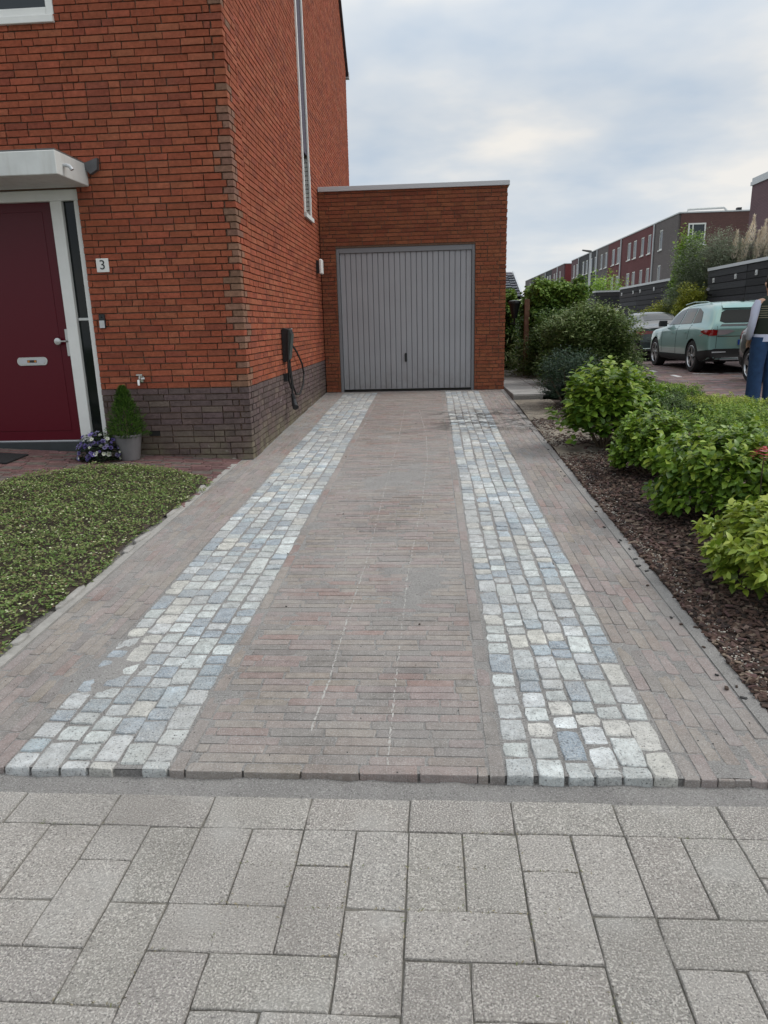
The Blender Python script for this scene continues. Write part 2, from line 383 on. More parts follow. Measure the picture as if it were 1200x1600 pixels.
# leaf templates
def leaf_tmpl(n, col, wd=0.5, fold=0.18, droop=0.25):
    """leaf of length 1 along +x, mid rib folded, tip drooping; n quads along its length"""
    prof = {3: [(0, .05), (.35, 1), (.7, .75), (1, .04)], 2: [(0, .1), (.45, 1), (1, .05)], 4: [(0, .05), (.2, .75), (.45, 1), (.75, .65), (1, .03)]}[n]
    V = []
    for t, w_ in prof:
        z = -droop*t*t; h = fold*w_*wd/2
        V += [(t, -wd/2*w_, z+h), (t, 0, z), (t, wd/2*w_, z+h)]
    F = []
    for i in range(len(prof)-1):
        a = i*3; F += [(a, a+3, a+4, a+1), (a+1, a+4, a+5, a+2)]
    return np.array(V), np.array(F), col
def rot_to(d, roll=0.0):
    d = np.array(d, float); d /= np.linalg.norm(d); up_ = np.array([0, 0, 1.0]) if abs(d[2]) < 0.95 else np.array([0, 1.0, 0])
    s_ = np.cross(up_, d); s_ /= np.linalg.norm(s_); n_ = np.cross(d, s_)
    c_, sn = math.cos(roll), math.sin(roll)
    return np.array([d, s_*c_+n_*sn, -s_*sn+n_*c_]).T
def nz_(x_, y_): return noise.noise((x_*2.2, y_*2.2, 4.0))
# ---------------------------------------------------------------- ground
def drz(y): return 0.013+0.0334*(y-2.09)                       # the drive climbs gently to the garage
def glz(x_, y_): return drz(y_)+0.058*max(0.0, -1.95-x_)       # front garden climbs a little towards the door
def strz(y): return min(0.25, max(0.0, 0.02+(y-2.0)*0.0262))
xs = [-400, -120, -40, -12, -6, -3, 0, 3, 6, 9, 14, 25, 60, 150, 400]; ys = [-60, -12, -4, 0, 2, 4, 6, 9, 12, 16, 24, 40, 80, 160, 320, 700]
GV = [(a, b, -0.16 if b < 3 else (-0.16+min(1, (b-3)/15)*0.22)) for b in ys for a in xs]
nx = len(xs); GF = [(j*nx+i, j*nx+i+1, (j+1)*nx+i+1, (j+1)*nx+i) for j in range(len(ys)-1) for i in range(nx-1)]
M['groundgreen'] = mat('rough_grass_ground', (0.07, 0.085, 0.04), 0.95, ns=0.6, namp=0.3, ns2=8, namp2=0.3, bump=0.6, bscale=20)
tag(link('ground', mk('ground', GV, GF), M['groundgreen']), 'rough ground running out to the horizon', kind='structure')

# street: a sheet of brick paving with parking bays
SX0 = 4.35
sy = [-3, 0, 2, 3, 4.5, 6, 8, 10, 10.8, 14, 20, 30, 45, 60, 80, 110, 150]
SV = []
for y in sy: SV += [(SX0, y, strz(y)), (9.19, y, strz(y))]
st = link('street', mk('street', SV, [(2*i, 2*i+1, 2*i+3, 2*i+2) for i in range(len(sy)-1)]), M['street']); tag(st, 'reddish brick street with parking bays', kind='structure')
cols = pick((0.20, 0.135, 0.125), 0.3, 10, 0.1)+pick((0.17, 0.15, 0.15), 0.2, 4)
TS = [jbox(c, 0.02) for c in cols]
P = []
y = 11.2
while y < 21:
    xx = SX0+0.05+(0.05 if int(y*20) % 2 else 0.15)
    while xx < 7.6:
        P.append((int(RNG.integers(len(TS))), np.diag([0.196, 0.082, 0.05]), np.array([xx+.1, y, strz(y)-0.016+RNG.uniform(-.001, .001)]))); xx += 0.203
    y += 0.09
M['streetbrick'] = mat('street_clinker', attr=True, rough=0.85, ns=4, namp=0.15, bump=0.5, bscale=120, spec=0.3)
pieces('brick', st, TS, P, M['streetbrick'])
for (xa, ya, lx, ly) in ((5.95, 16.62, 0.55, 0.1), (6.62, 16.62, 0.5, 0.1), (5.35, 15.9, 0.1, 0.5), (5.35, 17.6, 0.1, 0.35), (5.95, 11.4, .6, .1)):
    k = MB().box((xa, ya, 0.2), (xa+lx, ya+ly, 0.2632)).build('bay_marking', M['white2'], st)
tag(MB().box((SX0-0.12, 2.1, -0.1), (SX0, 10.8, 0.045)).box((SX0-0.12, 10.8, -0.1), (SX0, 60, 0.30)).build('street_kerb', M['concrete']), 'concrete kerb between planting bed and street', kind='structure')

# ---------------------------------------------------------------- pavement: grey concrete pavers in herringbone
pv = MB().box((-9, -4, -0.12), (SX0, 1.984, -0.007)).build('pavement', mat('sanded_joint', (0.20, 0.19, 0.165), .95, ns=14, namp=.4, bump=1, bscale=200)); tag(pv, 'pavement of grey concrete pavers', kind='structure')
UX, UY, X00, Y00 = 0.162, 0.1500, -0.40, 1.983
TP = [jbox(c, 0.007, top=0.06, rc_=0.012, inset=0.035) for c in pick((0.435, 0.41, 0.38), 0.13, 14, 0.012)]
def tile(c, r, w_, h_, P):
    g = 0.0022; cx_ = X00+(c+w_/2)*UX; cy_ = Y00-(r+h_/2)*UY
    A = np.diag([w_*UX-g, h_*UY-g, 0.06]); a = RNG.normal(0, 0.005); tl = RNG.normal(0, 0.007, 2)
    Rm = np.array([[math.cos(a), -math.sin(a), 0], [math.sin(a), math.cos(a), 0], [tl[0], tl[1], 1]])
    P.append((int(RNG.integers(len(TP))), Rm @ A, np.array([cx_, cy_, -0.030+RNG.uniform(-.003, .002)])))
P = []
for c in range(-14, 16, 2): tile(c, 0, 2, 1, P)
CMIN, CMAX, RMAX = -20, 24, 24
for c in range(CMIN, CMAX):
    q = c % 4
    if q == 0: tile(c, 1, 1, 1, P)
    else: tile(c, 1, 1, 2, P)
    for r_ in range(2, RMAX):
        if r_ >= 3 or q == 0:
            if r_ % 4 == (q+2) % 4: tile(c, r_, 1, 2, P)
        if r_ >= 3 and r_ % 4 == (q+1) % 4: tile(c, r_, 2, 1, P)
pieces('paver', pv, TP, P, M['slab'])

TJ = [leaf_tmpl(2, c, .25) for c in ((.30, .26, .15), (.20, .18, .11), (.09, .08, .06), (.14, .17, .06))]
P = []
for k in range(4000):
    c = int(RNG.integers(-12, 14)); hot = RNG.random() < .5
    if hot: xx, yy = X00+c*UX+RNG.normal(0, .004), Y00-RNG.uniform(.15, 1.5)
    else: xx, yy = RNG.uniform(-2, 2), Y00-int(RNG.integers(1, 9))*UY+RNG.normal(0, .003)
    if nz_(xx, yy) < .12: continue
    th = RNG.uniform(0, 6.28); P.append((int(RNG.integers(4)), rot_to((math.cos(th), math.sin(th), RNG.uniform(0, .5)))*RNG.uniform(.004, .013), np.array([xx, yy, .0015])))
joined('joint_debris', pv, TJ, P, M['mulch'])
# sand gutter between pavement and drive, uneven
def gridmesh(x0, x1, y0, y1, nx_, ny_, zf, name, m_, parent=None):
    X = np.linspace(x0, x1, nx_); Y = np.linspace(y0, y1, ny_)
    V = [(a, b, zf(a, b)) for b in Y for a in X]
    i = np.arange(nx_-1)[None, :]+(np.arange(ny_-1)*nx_)[:, None]; i = i.ravel()
    return link(name, mk(name, V, np.stack([i, i+1, i+nx_+1, i+nx_], 1), smooth=True), m_, parent)
def nz(x_, y_, s, o=0.0): return noise.noise((x_*s+o, y_*s+o*1.3, o))
def nz2(x_, y_, s, o=0.0): return noise.fractal((x_*s+o, y_*s+o, o), 0.8, 2.0, 4)
gridmesh(-9, SX0, 1.96, 2.13, 900, 14, lambda a, b: -0.016+0.006*nz2(a, b, 6)+0.003*nz(a, b, 40)+(0.012*max(0, nz(a, b, 2.2, 5))), 'gutter_sand', M['sand'], pv)

# ---------------------------------------------------------------- driveway
XL, XR, YF, YB = -1.96, 1.30, 2.09, 12.56
def bedz(x_, y_):
    """height of the jointing sand: mostly just below the stones, in places swept over them"""
    b = drz(y_)-0.0022
    left = math.exp(-((x_+1.42)/0.17)**2)*max(0, min(1, (3.05-y_)*3))*max(0, min(1, (y_-2.55)*6))*0.0032
    left += math.exp(-((x_+1.45)/0.09)**2-((y_-2.85)/0.25)**2)*0.005
    pat = max(0.0, nz2(x_, y_, 1.1, 3.7)-0.42)*0.008*max(0, min(1, (y_-2.3)*3))+max(0, nz(x_, y_, 3.0, 9.1)-0.36)*0.010
    edge = max(0, 1-abs(x_+0.93)/0.10)*max(0, nz(x_*.3, y_, 0.9, 2.2)-.1)*0.010
    if (0.2 < x_ < 0.86 or -1.53 < x_ < -0.90) and y_ < 8: pat *= 0.15
    bandR = max(0, 1-abs(x_-1.0)/0.16)*max(0, nz(x_, y_, 0.8, 12.2)-0.25)*0.02
    front = -0.02*max(0, 1-(y_-YF)/0.012)
    return b+min(0.0075, left+pat+edge+bandR)+0.0009*nz(x_, y_, 45, 1.0)+front
dv = link('driveway', mk('driveway', [(XL-0.1, YF+0.01, -0.1), (XR, YF+0.01, -0.1), (XR, YB+.1, drz(YB)-0.03), (XL-0.1, YB+.1, drz(YB)-0.03)], [(0, 1, 2, 3)]), M['joint'])
tag(dv, 'driveway of clay pavers with two bands of granite setts', kind='structure')
MB().box((XL, YF+.018, -0.09), (XR-.02, YF+.03, .004)).build('front_fill', M['sand'], dv)
X = np.linspace(XL-0.03, XR+0.0, 300); Yv = np.concatenate([np.linspace(YF+0.012, 5.2, 300), np.linspace(5.22, YB+0.05, 240)])
V = [(a, b, bedz(a, b)) for b in Yv for a in X]; i = (np.arange(299)[None, :]+(np.arange(539)*300)[:, None]).ravel()
jb = link('jointing_sand', mk('jointing_sand', V, np.stack([i, i+1, i+301, i+300], 1), smooth=True), M['sand'], dv); jb['kind'] = 'stuff'
CB = pick((0.275, 0.232, 0.210), 0.14, 16, 0.04)+pick((0.28, 0.20, 0.18), 0.06, 2, 0.03)+pick((0.23, 0.212, 0.20), 0.08, 5, 0.02)
TB = [jbox(c, 0.02, top=0.05) for c in CB]
P = []
def slopeA(a, b, h, rot=0.0, sw=False):
    ca, sa = math.cos(rot), math.sin(rot)
    Rm = np.array([[ca, -sa, 0], [sa, ca, 0], [0, 0, 1]])
    S = np.array([[1, 0, 0], [0, 1, 0], [0, 0.0334, 1]])
    return S @ Rm @ np.diag([a, b, h])
def paver_(x_, y_, a, b):
    tl = RNG.normal(0, 0.004, 2); A = slopeA(a, b, 0.055, RNG.normal(0, 0.004)); A[2, 0] += tl[0]*a; A[2, 1] += tl[1]*b
    k = int(RNG.integers(len(TB)))
    P.append((k, A, np.array([x_, y_, drz(y_)-0.0275+RNG.uniform(-0.0015, 0.0012)])))
PY = 0.0525
# middle field: courses across, edged with one lengthwise course each side
y = YF+PY/2; row = 0
while y < YB-0.02:
    x_ = -0.865-RNG.uniform(0.0, 0.2) if row else -0.865
    wob = 0.004*math.sin(y*3.1)
    while x_ < 0.185:
        L_ = 0.205+RNG.uniform(-.006, .006)
        a, b = max(x_, -0.865), min(x_+L_, 0.187)
        if b-a > 0.03: paver_((a+b)/2, y+wob+RNG.uniform(-.0015, .0015), b-a-0.0035, PY-0.0035)
        x_ += L_
    y += PY; row += 1
def lengthwise(x0, x1, ya, yb):
    n = max(1, round((x1-x0)/PY)); w_ = (x1-x0)/n
    for c in range(n):
        y = ya-RNG.uniform(0, .2)
        while y < yb:
            L_ = 0.205+RNG.uniform(-.006, .006); a, b = max(y, ya), min(y+L_, yb)
            if b-a > 0.03: paver_(x0+(c+.5)*w_+RNG.uniform(-.001, .001), (a+b)/2, w_-0.0035, b-a-0.0035)
            y += L_
lengthwise(-0.922, -0.868, YF, YB); lengthwise(0.19, 0.245, YF, YB)
lengthwise(0.835, 1.215, YF, YB); lengthwise(-1.95, -1.525, YF, 7.1); lengthwise(-1.83, -1.525, 7.1, YB)
pieces('clay_paver', dv, TB, P, M['clinker'])
# granite setts
GB = pick((0.55, 0.585, 0.59), 0.20, 15, 0.015)+pick((0.34, 0.405, 0.455), 0.20, 9, 0.015)+pick((0.56, 0.555, 0.515), 0.10, 3, 0.01)
TG = []
for c in GB:
    for k in range(2): TG.append(jbox(c, 0.045, top=0.07, rc_=0.05, inset=0.085))
P = []
for (xa, xb, nc, hole) in ((-1.518, -0.925, 6, True), (0.25, 0.828, 6, False)):
    w_ = (xb-xa)/nc
    offs = np.cumsum([0]+[w_*(1+RNG.uniform(-.06, .06)) for _ in range(nc)]); offs = offs*(xb-xa)/offs[-1]
    for c in range(nc):
        y = YF-RNG.uniform(0, .06)
        while y < YB-0.25:
            L_ = RNG.choice([0.085, 0.10, 0.115, 0.135, 0.165, 0.19], p=[.2, .26, .22, .16, .1, .06])*(1+RNG.uniform(-.05, .05))
            a = max(y, YF)
            if y+L_-a > 0.03:
                cx_ = xa+(offs[c]+offs[c+1])/2+0.006*math.sin(y*2.3+c); yy = (a+y+L_)/2
                A = slopeA((offs[c+1]-offs[c])-0.007, y+L_-a-0.007, 0.09, RNG.normal(0, 0.02)); A[2, :2] += RNG.normal(0, 0.012, 2)*np.array([.1, .1])
                P.append((int(RNG.integers(len(TG))), A, np.array([cx_, yy, drz(yy)-0.043+RNG.uniform(-0.003, 0.0025)])))
            y += L_
pieces('granite_sett', dv, TG, P, M['sett'])
# last strip before the garage and kerb along the bed
MB().prism([(YF, -0.05), (YB, 0.25), (YB, drz(YB)+0.003), (YF, drz(YF)+0.003)], 0, 1.222, 1.285).build('edging_strip', M['sand'], dv)
MB().prism([(YF, -0.05), (6.9, 0.1), (6.9, drz(6.9)+0.006), (YF, drz(YF)+0.006)], 0, -2.012, -1.957).build('edging_strip', M['concrete'], dv)
# two chalk lines left by the layer
def ribbon(pts, wd, name):
    V = []; F = []; seg = 0
    P_ = []
    for a, b in zip(pts[:-1], pts[1:]):
        for t in np.linspace(0, 1, 40, endpoint=False): P_.append((a[0]+(b[0]-a[0])*t, a[1]+(b[1]-a[1])*t))
    mb = MB()
    for (x_, y_) in P_:
        for k in range(3):
            if RNG.random() < 0.55:
                px_ = x_+RNG.normal(0, wd*.35); py_ = y_+RNG.uniform(-.03, .03); s_ = RNG.uniform(.0010, .0026)*(1+(y_-2)*.13); z_ = max(drz(py_)+0.0012, bedz(px_, py_)+0.001); l_ = s_*RNG.uniform(1, 5)
                mb.add([(px_-s_, py_-l_, z_), (px_+s_, py_-l_*.8, z_), (px_+s_*.7, py_+l_, z_+.0334*l_*2), (px_-s_, py_+l_, z_+.0334*l_*2)], [(0, 1, 2, 3)])
    o = mb.build(name, M['chalk'], dv)
ribbon([(-0.46, 2.35), (-0.444, 2.67), (-0.431, 3.37), (-0.402, 4.22), (-0.396, 5.76), (-0.373, 7.98), (-0.383, 10.4)], 0.006, 'chalk_line')
ribbon([(-0.159, 2.128), (-0.155, 2.79), (-0.141, 3.9), (-0.071, 5.55), (-0.034, 6.96), (-0.053, 8.35), (-0.166, 10.38)], 0.006, 'chalk_line')

# ---------------------------------------------------------------- brick walls
def bricks_for(org, u, nrm, width, z0, z1, hole, tset, zref=0.929, first=None, last=None, topfn=None, depth=0.10, proud=0.0, solid=False):
    """rows of bricks (wild bond). org: wall start at ground xy, u: along, nrm: outward; hole(uc, z)->list of blocked intervals"""
    out = []; u = np.array(u, float); nrm = np.array(nrm, float); org = np.array(org, float)
    r0 = math.floor((z0-zref)/0.0625); r1 = math.ceil((z1-zref)/0.0625)
    for r_ in range(r0, r1):
        zc_ = zref+(r_+.5)*0.0625
        if zc_ < z0-0.03 or zc_ > z1: continue
        a0 = (first(r_) if first else 0.0); a1 = width-(last(r_) if last else 0.0)
        if topfn:
            lo, hi = topfn(zc_); a0 = max(a0, lo); a1 = min(a1, hi)
        free = [(a0, a1)]
        for (h0, h1, hz0, hz1) in hole:
            if hz0 < zc_ < hz1:
                nf = []
                for s_, e_ in free:
                    if h1 <= s_ or h0 >= e_: nf.append((s_, e_)); continue
                    if h0 > s_: nf.append((s_, h0))
                    if h1 < e_: nf.append((h1, e_))
                free = nf
        t = a0-[0, .055, .11, .165][int(RNG.integers(4))]
        if solid: t = a0
        while t < a1:
            L_ = 0.11 if solid else (0.22 if RNG.random() > 0.22 else 0.11)
            for s_, e_ in free:
                a, b = max(t, s_), min(t+L_, e_)
                if b > a and e_-b < 0.03: b = e_
                if b > a and a-s_ < 0.03: a = s_
                if b-a > 0.025:
                    L2 = b-a-0.010
                    A = np.array([(u[0]*L2, u[1]*L2, 0), (nrm[0]*depth, nrm[1]*depth, 0), (0, 0, 0.0515+RNG.uniform(-.001, .001))]).T
                    pos = org+u*((a+b)/2)+nrm*((proud((a+b)/2) if callable(proud) else proud)-depth/2+RNG.uniform(-.0015, .0015))
                    p3 = np.array([pos[0], pos[1], zc_+RNG.uniform(-.0012, .0012)])
                    out.append((tset((a+b)/2, zc_), A, p3))
            t += L_
    return out
RED = pick((0.315, 0.090, 0.050), 0.10, 14, 0.05)+pick((0.25, 0.072, 0.045), 0.10, 4, 0.04)+pick((0.34, 0.11, 0.062), 0.06, 3, 0.03)
PUR = pick((0.115, 0.085, 0.082), 0.14, 10, 0.03)+pick((0.14, 0.105, 0.095), 0.1, 3)
BRN = pick((0.225, 0.125, 0.088), 0.14, 6, 0.05)
GAR = pick((0.25, 0.083, 0.045), 0.10, 10, 0.05)+pick((0.27, 0.095, 0.05), 0.08, 4, 0.04)+pick((0.20, 0.065, 0.04), 0.1, 3)
TR = [jbox(c, 0.018) for c in RED+BRN]; TPU = [jbox(c, 0.018) for c in PUR]; TGA = [jbox(c, 0.018) for c in GAR]
XW, YH, YHB = -1.85, 7.13, 17.75           # house: side wall plane, front plane, back
hs = empty('brick_house', (XW, YH, 0.18)); tag(hs, 'red brick house with wine red front door and dark plinth beside the drive', 'house')
bpy.context.view_layer.update()
hs.location = (0, 0, 0)
hs.location = (0, 0, 0)
def ridge(z):          # visible extent of the gable at height z
    if z <= 7.06: return -9, 99
    return (z-7.06)*1.0, (YHB-YH)-(z-7.06)*1.0
ZR = 7.06+(YHB-YH)/2
D0 = 0.016   # mortar recess
# backing walls (mortar plane); front wall in panels round the openings
DX0, DX1, DZ1 = -4.95, -3.384, 2.848          # front door opening
WX0, WX1, WZ0, WZ1 = -4.9, -3.384, 4.29, 5.9  # upper window
f0, f1 = YH+D0, YH+0.30
mb = MB()
mb.box((-9, f0, -0.1), (DX0, f1, 7.06)).box((DX1, f0, -0.1), (XW-D0, f1, 7.06)).box((DX0, f0, DZ1), (DX1, f1, WZ0)).box((DX0, f0, WZ1), (DX1, f1, 7.06))
wl = mb.build('front_wall', M['mortar'], hs)
SWY0, SWY1, SWZ0, SWZ1 = 11.16-YH, 11.86-YH, 3.15, 9.2   # slot window (u coordinates)
mb = MB(); x1 = XW-D0; x0 = XW-0.30
def gp(y0, y1, z0): # gable panel following the roof slope
    t0 = min(7.06+(y0-YH), 7.06+(YHB-y0)); t1 = min(7.06+(y1-YH), 7.06+(YHB-y1)); ym = (YH+YHB)/2
    pts = [(y0, z0), (y1, z0), (y1, t1)]+([(ym, ZR)] if y0 < ym < y1 else [])+[(y0, t0)]
    mb.prism(pts, 0, x0, x1)
gp(YH+0.301, YH+SWY0, -0.1); gp(YH+SWY1, YHB, -0.1)
mb.box((x0, YH+SWY0, -0.1), (x1, YH+SWY1, SWZ0)); gp(YH+SWY0, YH+SWY1, SWZ1)
sw = mb.build('side_wall', M['mortar'], hs)
# back/inside closure so that light does not leak
MB().box((-9, YHB-0.3, -0.1), (XW-0.31, YHB, 7.0)).box((-9, YH+0.31, 0), (-8.8, YHB-0.31, 7)).build('rear_wall', M['mortar'], hs)
# bricks
even = lambda r_: r_ % 2 == 0
def frontset(org_x):
    def f(u_, z):
        x_ = org_x+u_
        if z < 0.929: return int(RNG.integers(len(PUR)))
        return int(RNG.integers(len(RED)))
    return f
nR = len(RED); nBr = len(BRN)
FH = [(DX0+9, DX1+9, -1, DZ1), (WX0+9, WX1+9, WZ0, WZ1), (-2.925+9-.0, -2.925+9+.11, 0.44, 0.50)]
Pq = []; Pp = []
def add_split(L):
    for t, A, p in L: (Pp if p[2] < 0.929 else Pq).append((t, A, p))
XQ = -2.25
WF = XW+0.012+9
add_split(bricks_for((-9, YH), (1, 0), (0, -1), WF, 0.12, 7.06, FH, lambda u_, z: (int(RNG.integers(len(PUR))) if z < .929 else (nR+int(RNG.integers(nBr)) if (u_ > WF-.115 and RNG.random() < (.75 if z < 3.6 else .3)) else int(RNG.integers(nR)))), last=lambda r_: 0.0 if even(r_) else 0.112, proud=lambda u_: 0.007 if u_ > XQ+9 else 0.0))
add_split(bricks_for((XW, YH-0.007), (0, 1), (1, 0), 0.46, 0.12, 7.4, [], lambda u_, z: (int(RNG.integers(len(PUR))) if z < .929 else (nR+int(RNG.integers(nBr)) if (u_ < 0.2 and RNG.random() < (.6 if z < 3.6 else .3)) else int(RNG.integers(nR)))), first=lambda r_: 0.11 if even(r_) else 0.0, proud=0.012))
add_split(bricks_for((XW, YH), (0, 1), (1, 0), YHB-YH, 0.12, ZR-0.1, [(SWY0, SWY1, SWZ0, SWZ1)], lambda u_, z: int(RNG.integers(len(PUR))) if z < .929 else int(RNG.integers(nR)), first=lambda r_: 0.448, topfn=ridge))
pieces('brick', hs, TR, Pq, M['brick']); pieces('plinth_brick', hs, TPU, Pp, M['plinth'])
# slot window
mb = MB(); ya, yb = YH+SWY0, YH+SWY1
mb.box((XW-0.17, ya+.001, SWZ0), (XW-0.12, ya+0.06, SWZ1-.002)).box((XW-0.17, yb-0.06, SWZ0), (XW-0.12, yb-.001, SWZ1-.002)).box((XW-0.17, ya+0.061, SWZ0+.02), (XW-0.12, yb-0.061, SWZ0+0.09)).box((XW-0.17, ya+0.061, 4.00), (XW-0.115, yb-0.061, 4.05))
wf = mb.build('slot_window', M['white'], hs)
MB().box((XW-0.155, ya+0.062, SWZ0+0.091), (XW-0.145, yb-0.062, 3.998)).build('pane', M['glassblue'], wf)
MB().box((XW-0.06, ya+0.052, 4.052), (XW-0.025, yb-0.052, SWZ1-.01)).build('upper_panel', mat('slate_grey_panel', (0.10, 0.088, 0.115), 0.85, ns=30, namp=.25, spec=.15), wf)
MB().box((XW-0.119, ya-0.01, SWZ0-0.06), (XW+0.035, yb+0.01, SWZ0-0.002)).build('window_sill', M['white2'], wf)
TW = [jbox(c, 0.03) for c in pick((0.60, 0.60, 0.58), 0.08, 6, 0.02)]
P = []
for (y0_, y1_) in ((ya+.003, ya+.06), (yb-.05, yb-.003)): MB().box((XW-0.02, y0_, SWZ0+.01), (XW+(.02 if y0_ < ya+.1 else .004), y1_, SWZ1-.01)).build('edge_strip', M['white'], wf)
z = SWZ0+0.03
while z < 4.0:
    for yy, s_ in ((ya+0.004, 1), (yb-0.004, -1)):
        P.append((int(RNG.integers(6)), np.diag([0.118, 0.02, 0.052]), np.array([XW-0.055, yy, z])))
    z += 0.0625
pieces('reveal_brick', wf, TW, P, M['whitebrick'], 300)
# roof verge and gutter
mb = MB(); e = 0.06
rc = mat('dark_roof_edge', (0.05, 0.04, 0.045), 0.6)
ym = (YH+YHB)/2
mb.prism([(YHB+0.12, 6.96), (YHB+0.12, 7.08), (ym, ZR+0.22), (YH-0.12, 7.08), (YH-0.12, 6.96), (ym, ZR+0.06)], 0, -9, XW+0.05)
mb.build('roof', rc, hs)
MB().box((-9, YHB+0.121, 6.93), (XW+0.06, YHB+0.24, 7.05)).build('gutter', M['alu'], hs)
# front door set ---------------------------------------------------------
DY = YH+0.045    # frame face
fr = MB()
fr.box((DX0+.001, DY, 2.745), (DX1-.004, DY+0.09, DZ1-.003))
fr.box((-3.445, DY, 0.33), (DX1-.004, DY+0.09, 2.744)).box((-3.685, DY, 0.33), (-3.57, DY+0.09, 2.744)).box((DX0+.001, DY, 0.33), (DX0+0.08, DY+0.09, 2.744))
fro = fr.build('door_frame', M['white'], hs, bev=0.004)
MB().box((-3.569, DY+0.045, 0.34), (-3.446, DY+0.055, 2.744)).build('side_light', M['glass'], fro)
MB().box((-3.569, DY+0.06, 0.34), (-3.446, DY+0.25, 0.36)).build('glazing_bar', M['white2'], fro)
dr = MB(); dy_ = DY+0.055
dr.box((DX0+.081, dy_, 0.40), (-3.686, dy_+0.04, 2.744))
do = dr.build('front_door', M['door'], hs)
MB().box((DX0+0.19, dy_-0.006, 0.50), (-3.80, dy_+0.001, 2.66)).build('door_panel', M['door'], do, bev=0.003)
MB().box((DX0+.081, dy_-0.012, 0.385), (-3.686, dy_-0.001, 0.3985)).build('weather_strip', M['alu'], do)
MB().box((DX0+.081, YH+0.02, 0.28), (-3.446, dy_+0.05, 0.384)).build('threshold', mat('dark_stone_sill', (0.035, 0.042, 0.045), 0.5, ns=6, namp=.2), do)
plt = MB().box((-3.735, dy_-0.009, 1.27), (-3.696, dy_-0.0005, 1.54)).build('lock_plate', M['steel'], do, bev=0.002)
MB().tube([(-3.716, dy_-0.01, 1.42), (-3.716, dy_-0.045, 1.42), (-3.80, dy_-0.05, 1.42)], 0.009, 10).lathe([(0.012, -0.06), (0.034, -0.055), (0.036, -0.04), (0.02, -0.032)], (-3.80, dy_, 1.42), 18, 1).build('door_knob', M['steel'], do, smooth=True)
lb = []
for k in range(24):
    t = 2*math.pi*k/24; sx = 0.125 if math.cos(t) > 0 else -0.125; lb.append((-4.12+sx+0.038*math.cos(t)*1.0, 1.225+0.043*math.sin(t)))
MB().prism(lb, 1, dy_-0.014, dy_-0.0062).build('letter_slot', M['steel'], do, bev=0.002)
lb2 = [(-4.12+(a+4.12)*0.86, 1.225+(b-1.225)*0.6) for a, b in lb]
mbx = MB().prism(lb2, 1, dy_-0.017, dy_-0.0142).build('letter_flap', M['alu'], do)
MB().box((-4.17, dy_-0.0185, 1.212), (-4.07, dy_-0.0172, 1.238)).build('sticker', mat('dark_sticker', (0.03, 0.025, 0.02), .5), do)
MB().box((-4.166, dy_-0.0195, 1.215), (-4.146, dy_-0.0187, 1.235)).box((-4.094, dy_-0.0195, 1.215), (-4.074, dy_-0.0187, 1.235)).build('sticker_mark', mat('orange_mark', (0.55, 0.2, 0.03), .5), do)
MB().box((-3.56, DY+0.03, 1.62), (-3.455, DY+0.04, 1.645)).build('glazing_bar', M['white2'], fro)
# canopy over the door
cn = MB().box((-5.6, 6.53, 2.85), (-3.247, YH-0.001, 3.045)).build('canopy', M['white2'], hs, bev=0.006)
MB().box((-5.6, 6.55, 3.046), (-3.26, YH-0.001, 3.062)).build('canopy_roofing', mat('grey_bitumen', (0.12, 0.12, 0.12), .8), cn)
MB().tube([(-3.25, 6.66, 2.945), (-3.215, 6.66, 2.945), (-3.185, 6.66, 2.93), (-3.17, 6.66, 2.905)], 0.017, 10).build('overflow_spout', M['alu'], cn, smooth=True)
MB().prism([(-3.247, 3.05), (-3.12, 3.09), (-3.13, 2.99), (-3.20, 2.95), (-3.246, 2.99)], 1, YH-0.05, YH-0.003).build('lead_flashing', mat('lead', (0.09, 0.09, 0.095), .6, ns=20, namp=.2), cn)
# upper window
uw = MB().box((WX0+.002, YH-0.03, WZ0-.06), (WX1-.002, YH+0.10, WZ0+0.0)).box((WX1-0.07, YH+0.0, WZ0+.001), (WX1-.002, YH+0.08, WZ1-.002)).box((WX0+.002, YH+0.0, WZ0+.001), (WX1-.071, YH+0.08, WZ0+0.07)).box((WX0+.002, YH, WZ1-.07), (WX1-.071, YH+.08, WZ1-.002)).build('upper_window', M['white'], hs, bev=0.004)
MB().box((WX0, YH+0.04, WZ0+0.071), (WX1-.072, YH+0.05, WZ1-.072)).build('pane', M['glassblue'], uw)
MB().box((-2.925, YH+0.005, 0.441), (-2.815, YH+0.015, 0.499)).build('air_brick', M['matblack'], hs)

# things on the wall -----------------------------------------------------
t = empty('house_number', (-3.205, YH-0.001, 2.135)); tag(t, 'white square house number tile reading 3 beside the front door', 'house number')
MB().box((-0.062, -0.012, -0.064), (0.062, 0.0, 0.064)).build('tile', M['white'], t, bev=0.002)
fc = bpy.data.curves.new('digit', 'FONT'); fc.body = '3'; fc.size = 0.125; fc.align_x = 'CENTER'; fc.align_y = 'CENTER'; fc.extrude = 0.001
tmp = bpy.data.objects.new('digit', fc); COL.objects.link(tmp); bpy.context.view_layer.update()
me = bpy.data.meshes.new_from_object(tmp.evaluated_get(bpy.context.evaluated_depsgraph_get())); bpy.data.objects.remove(tmp)
me.materials.clear(); me.materials.append(M['black']); dg = link('digit', me, M['black'], t); dg.rotation_euler = (R(90), 0, 0); dg.location = (0, -0.014, 0); dg.scale = (1.05, 1, 1)
t = empty('doorbell', (-3.273, YH-0.001, 1.605)); tag(t, 'small video doorbell with black top and silver bottom beside door frame', 'doorbell')
MB().box((-0.03, -0.03, -0.068), (0.03, 0, 0.068)).build('casing', M['black'], t, bev=0.006)
MB().box((-0.026, -0.033, -0.064), (0.026, -0.0305, 0.008)).build('face_plate', M['alu'], t)
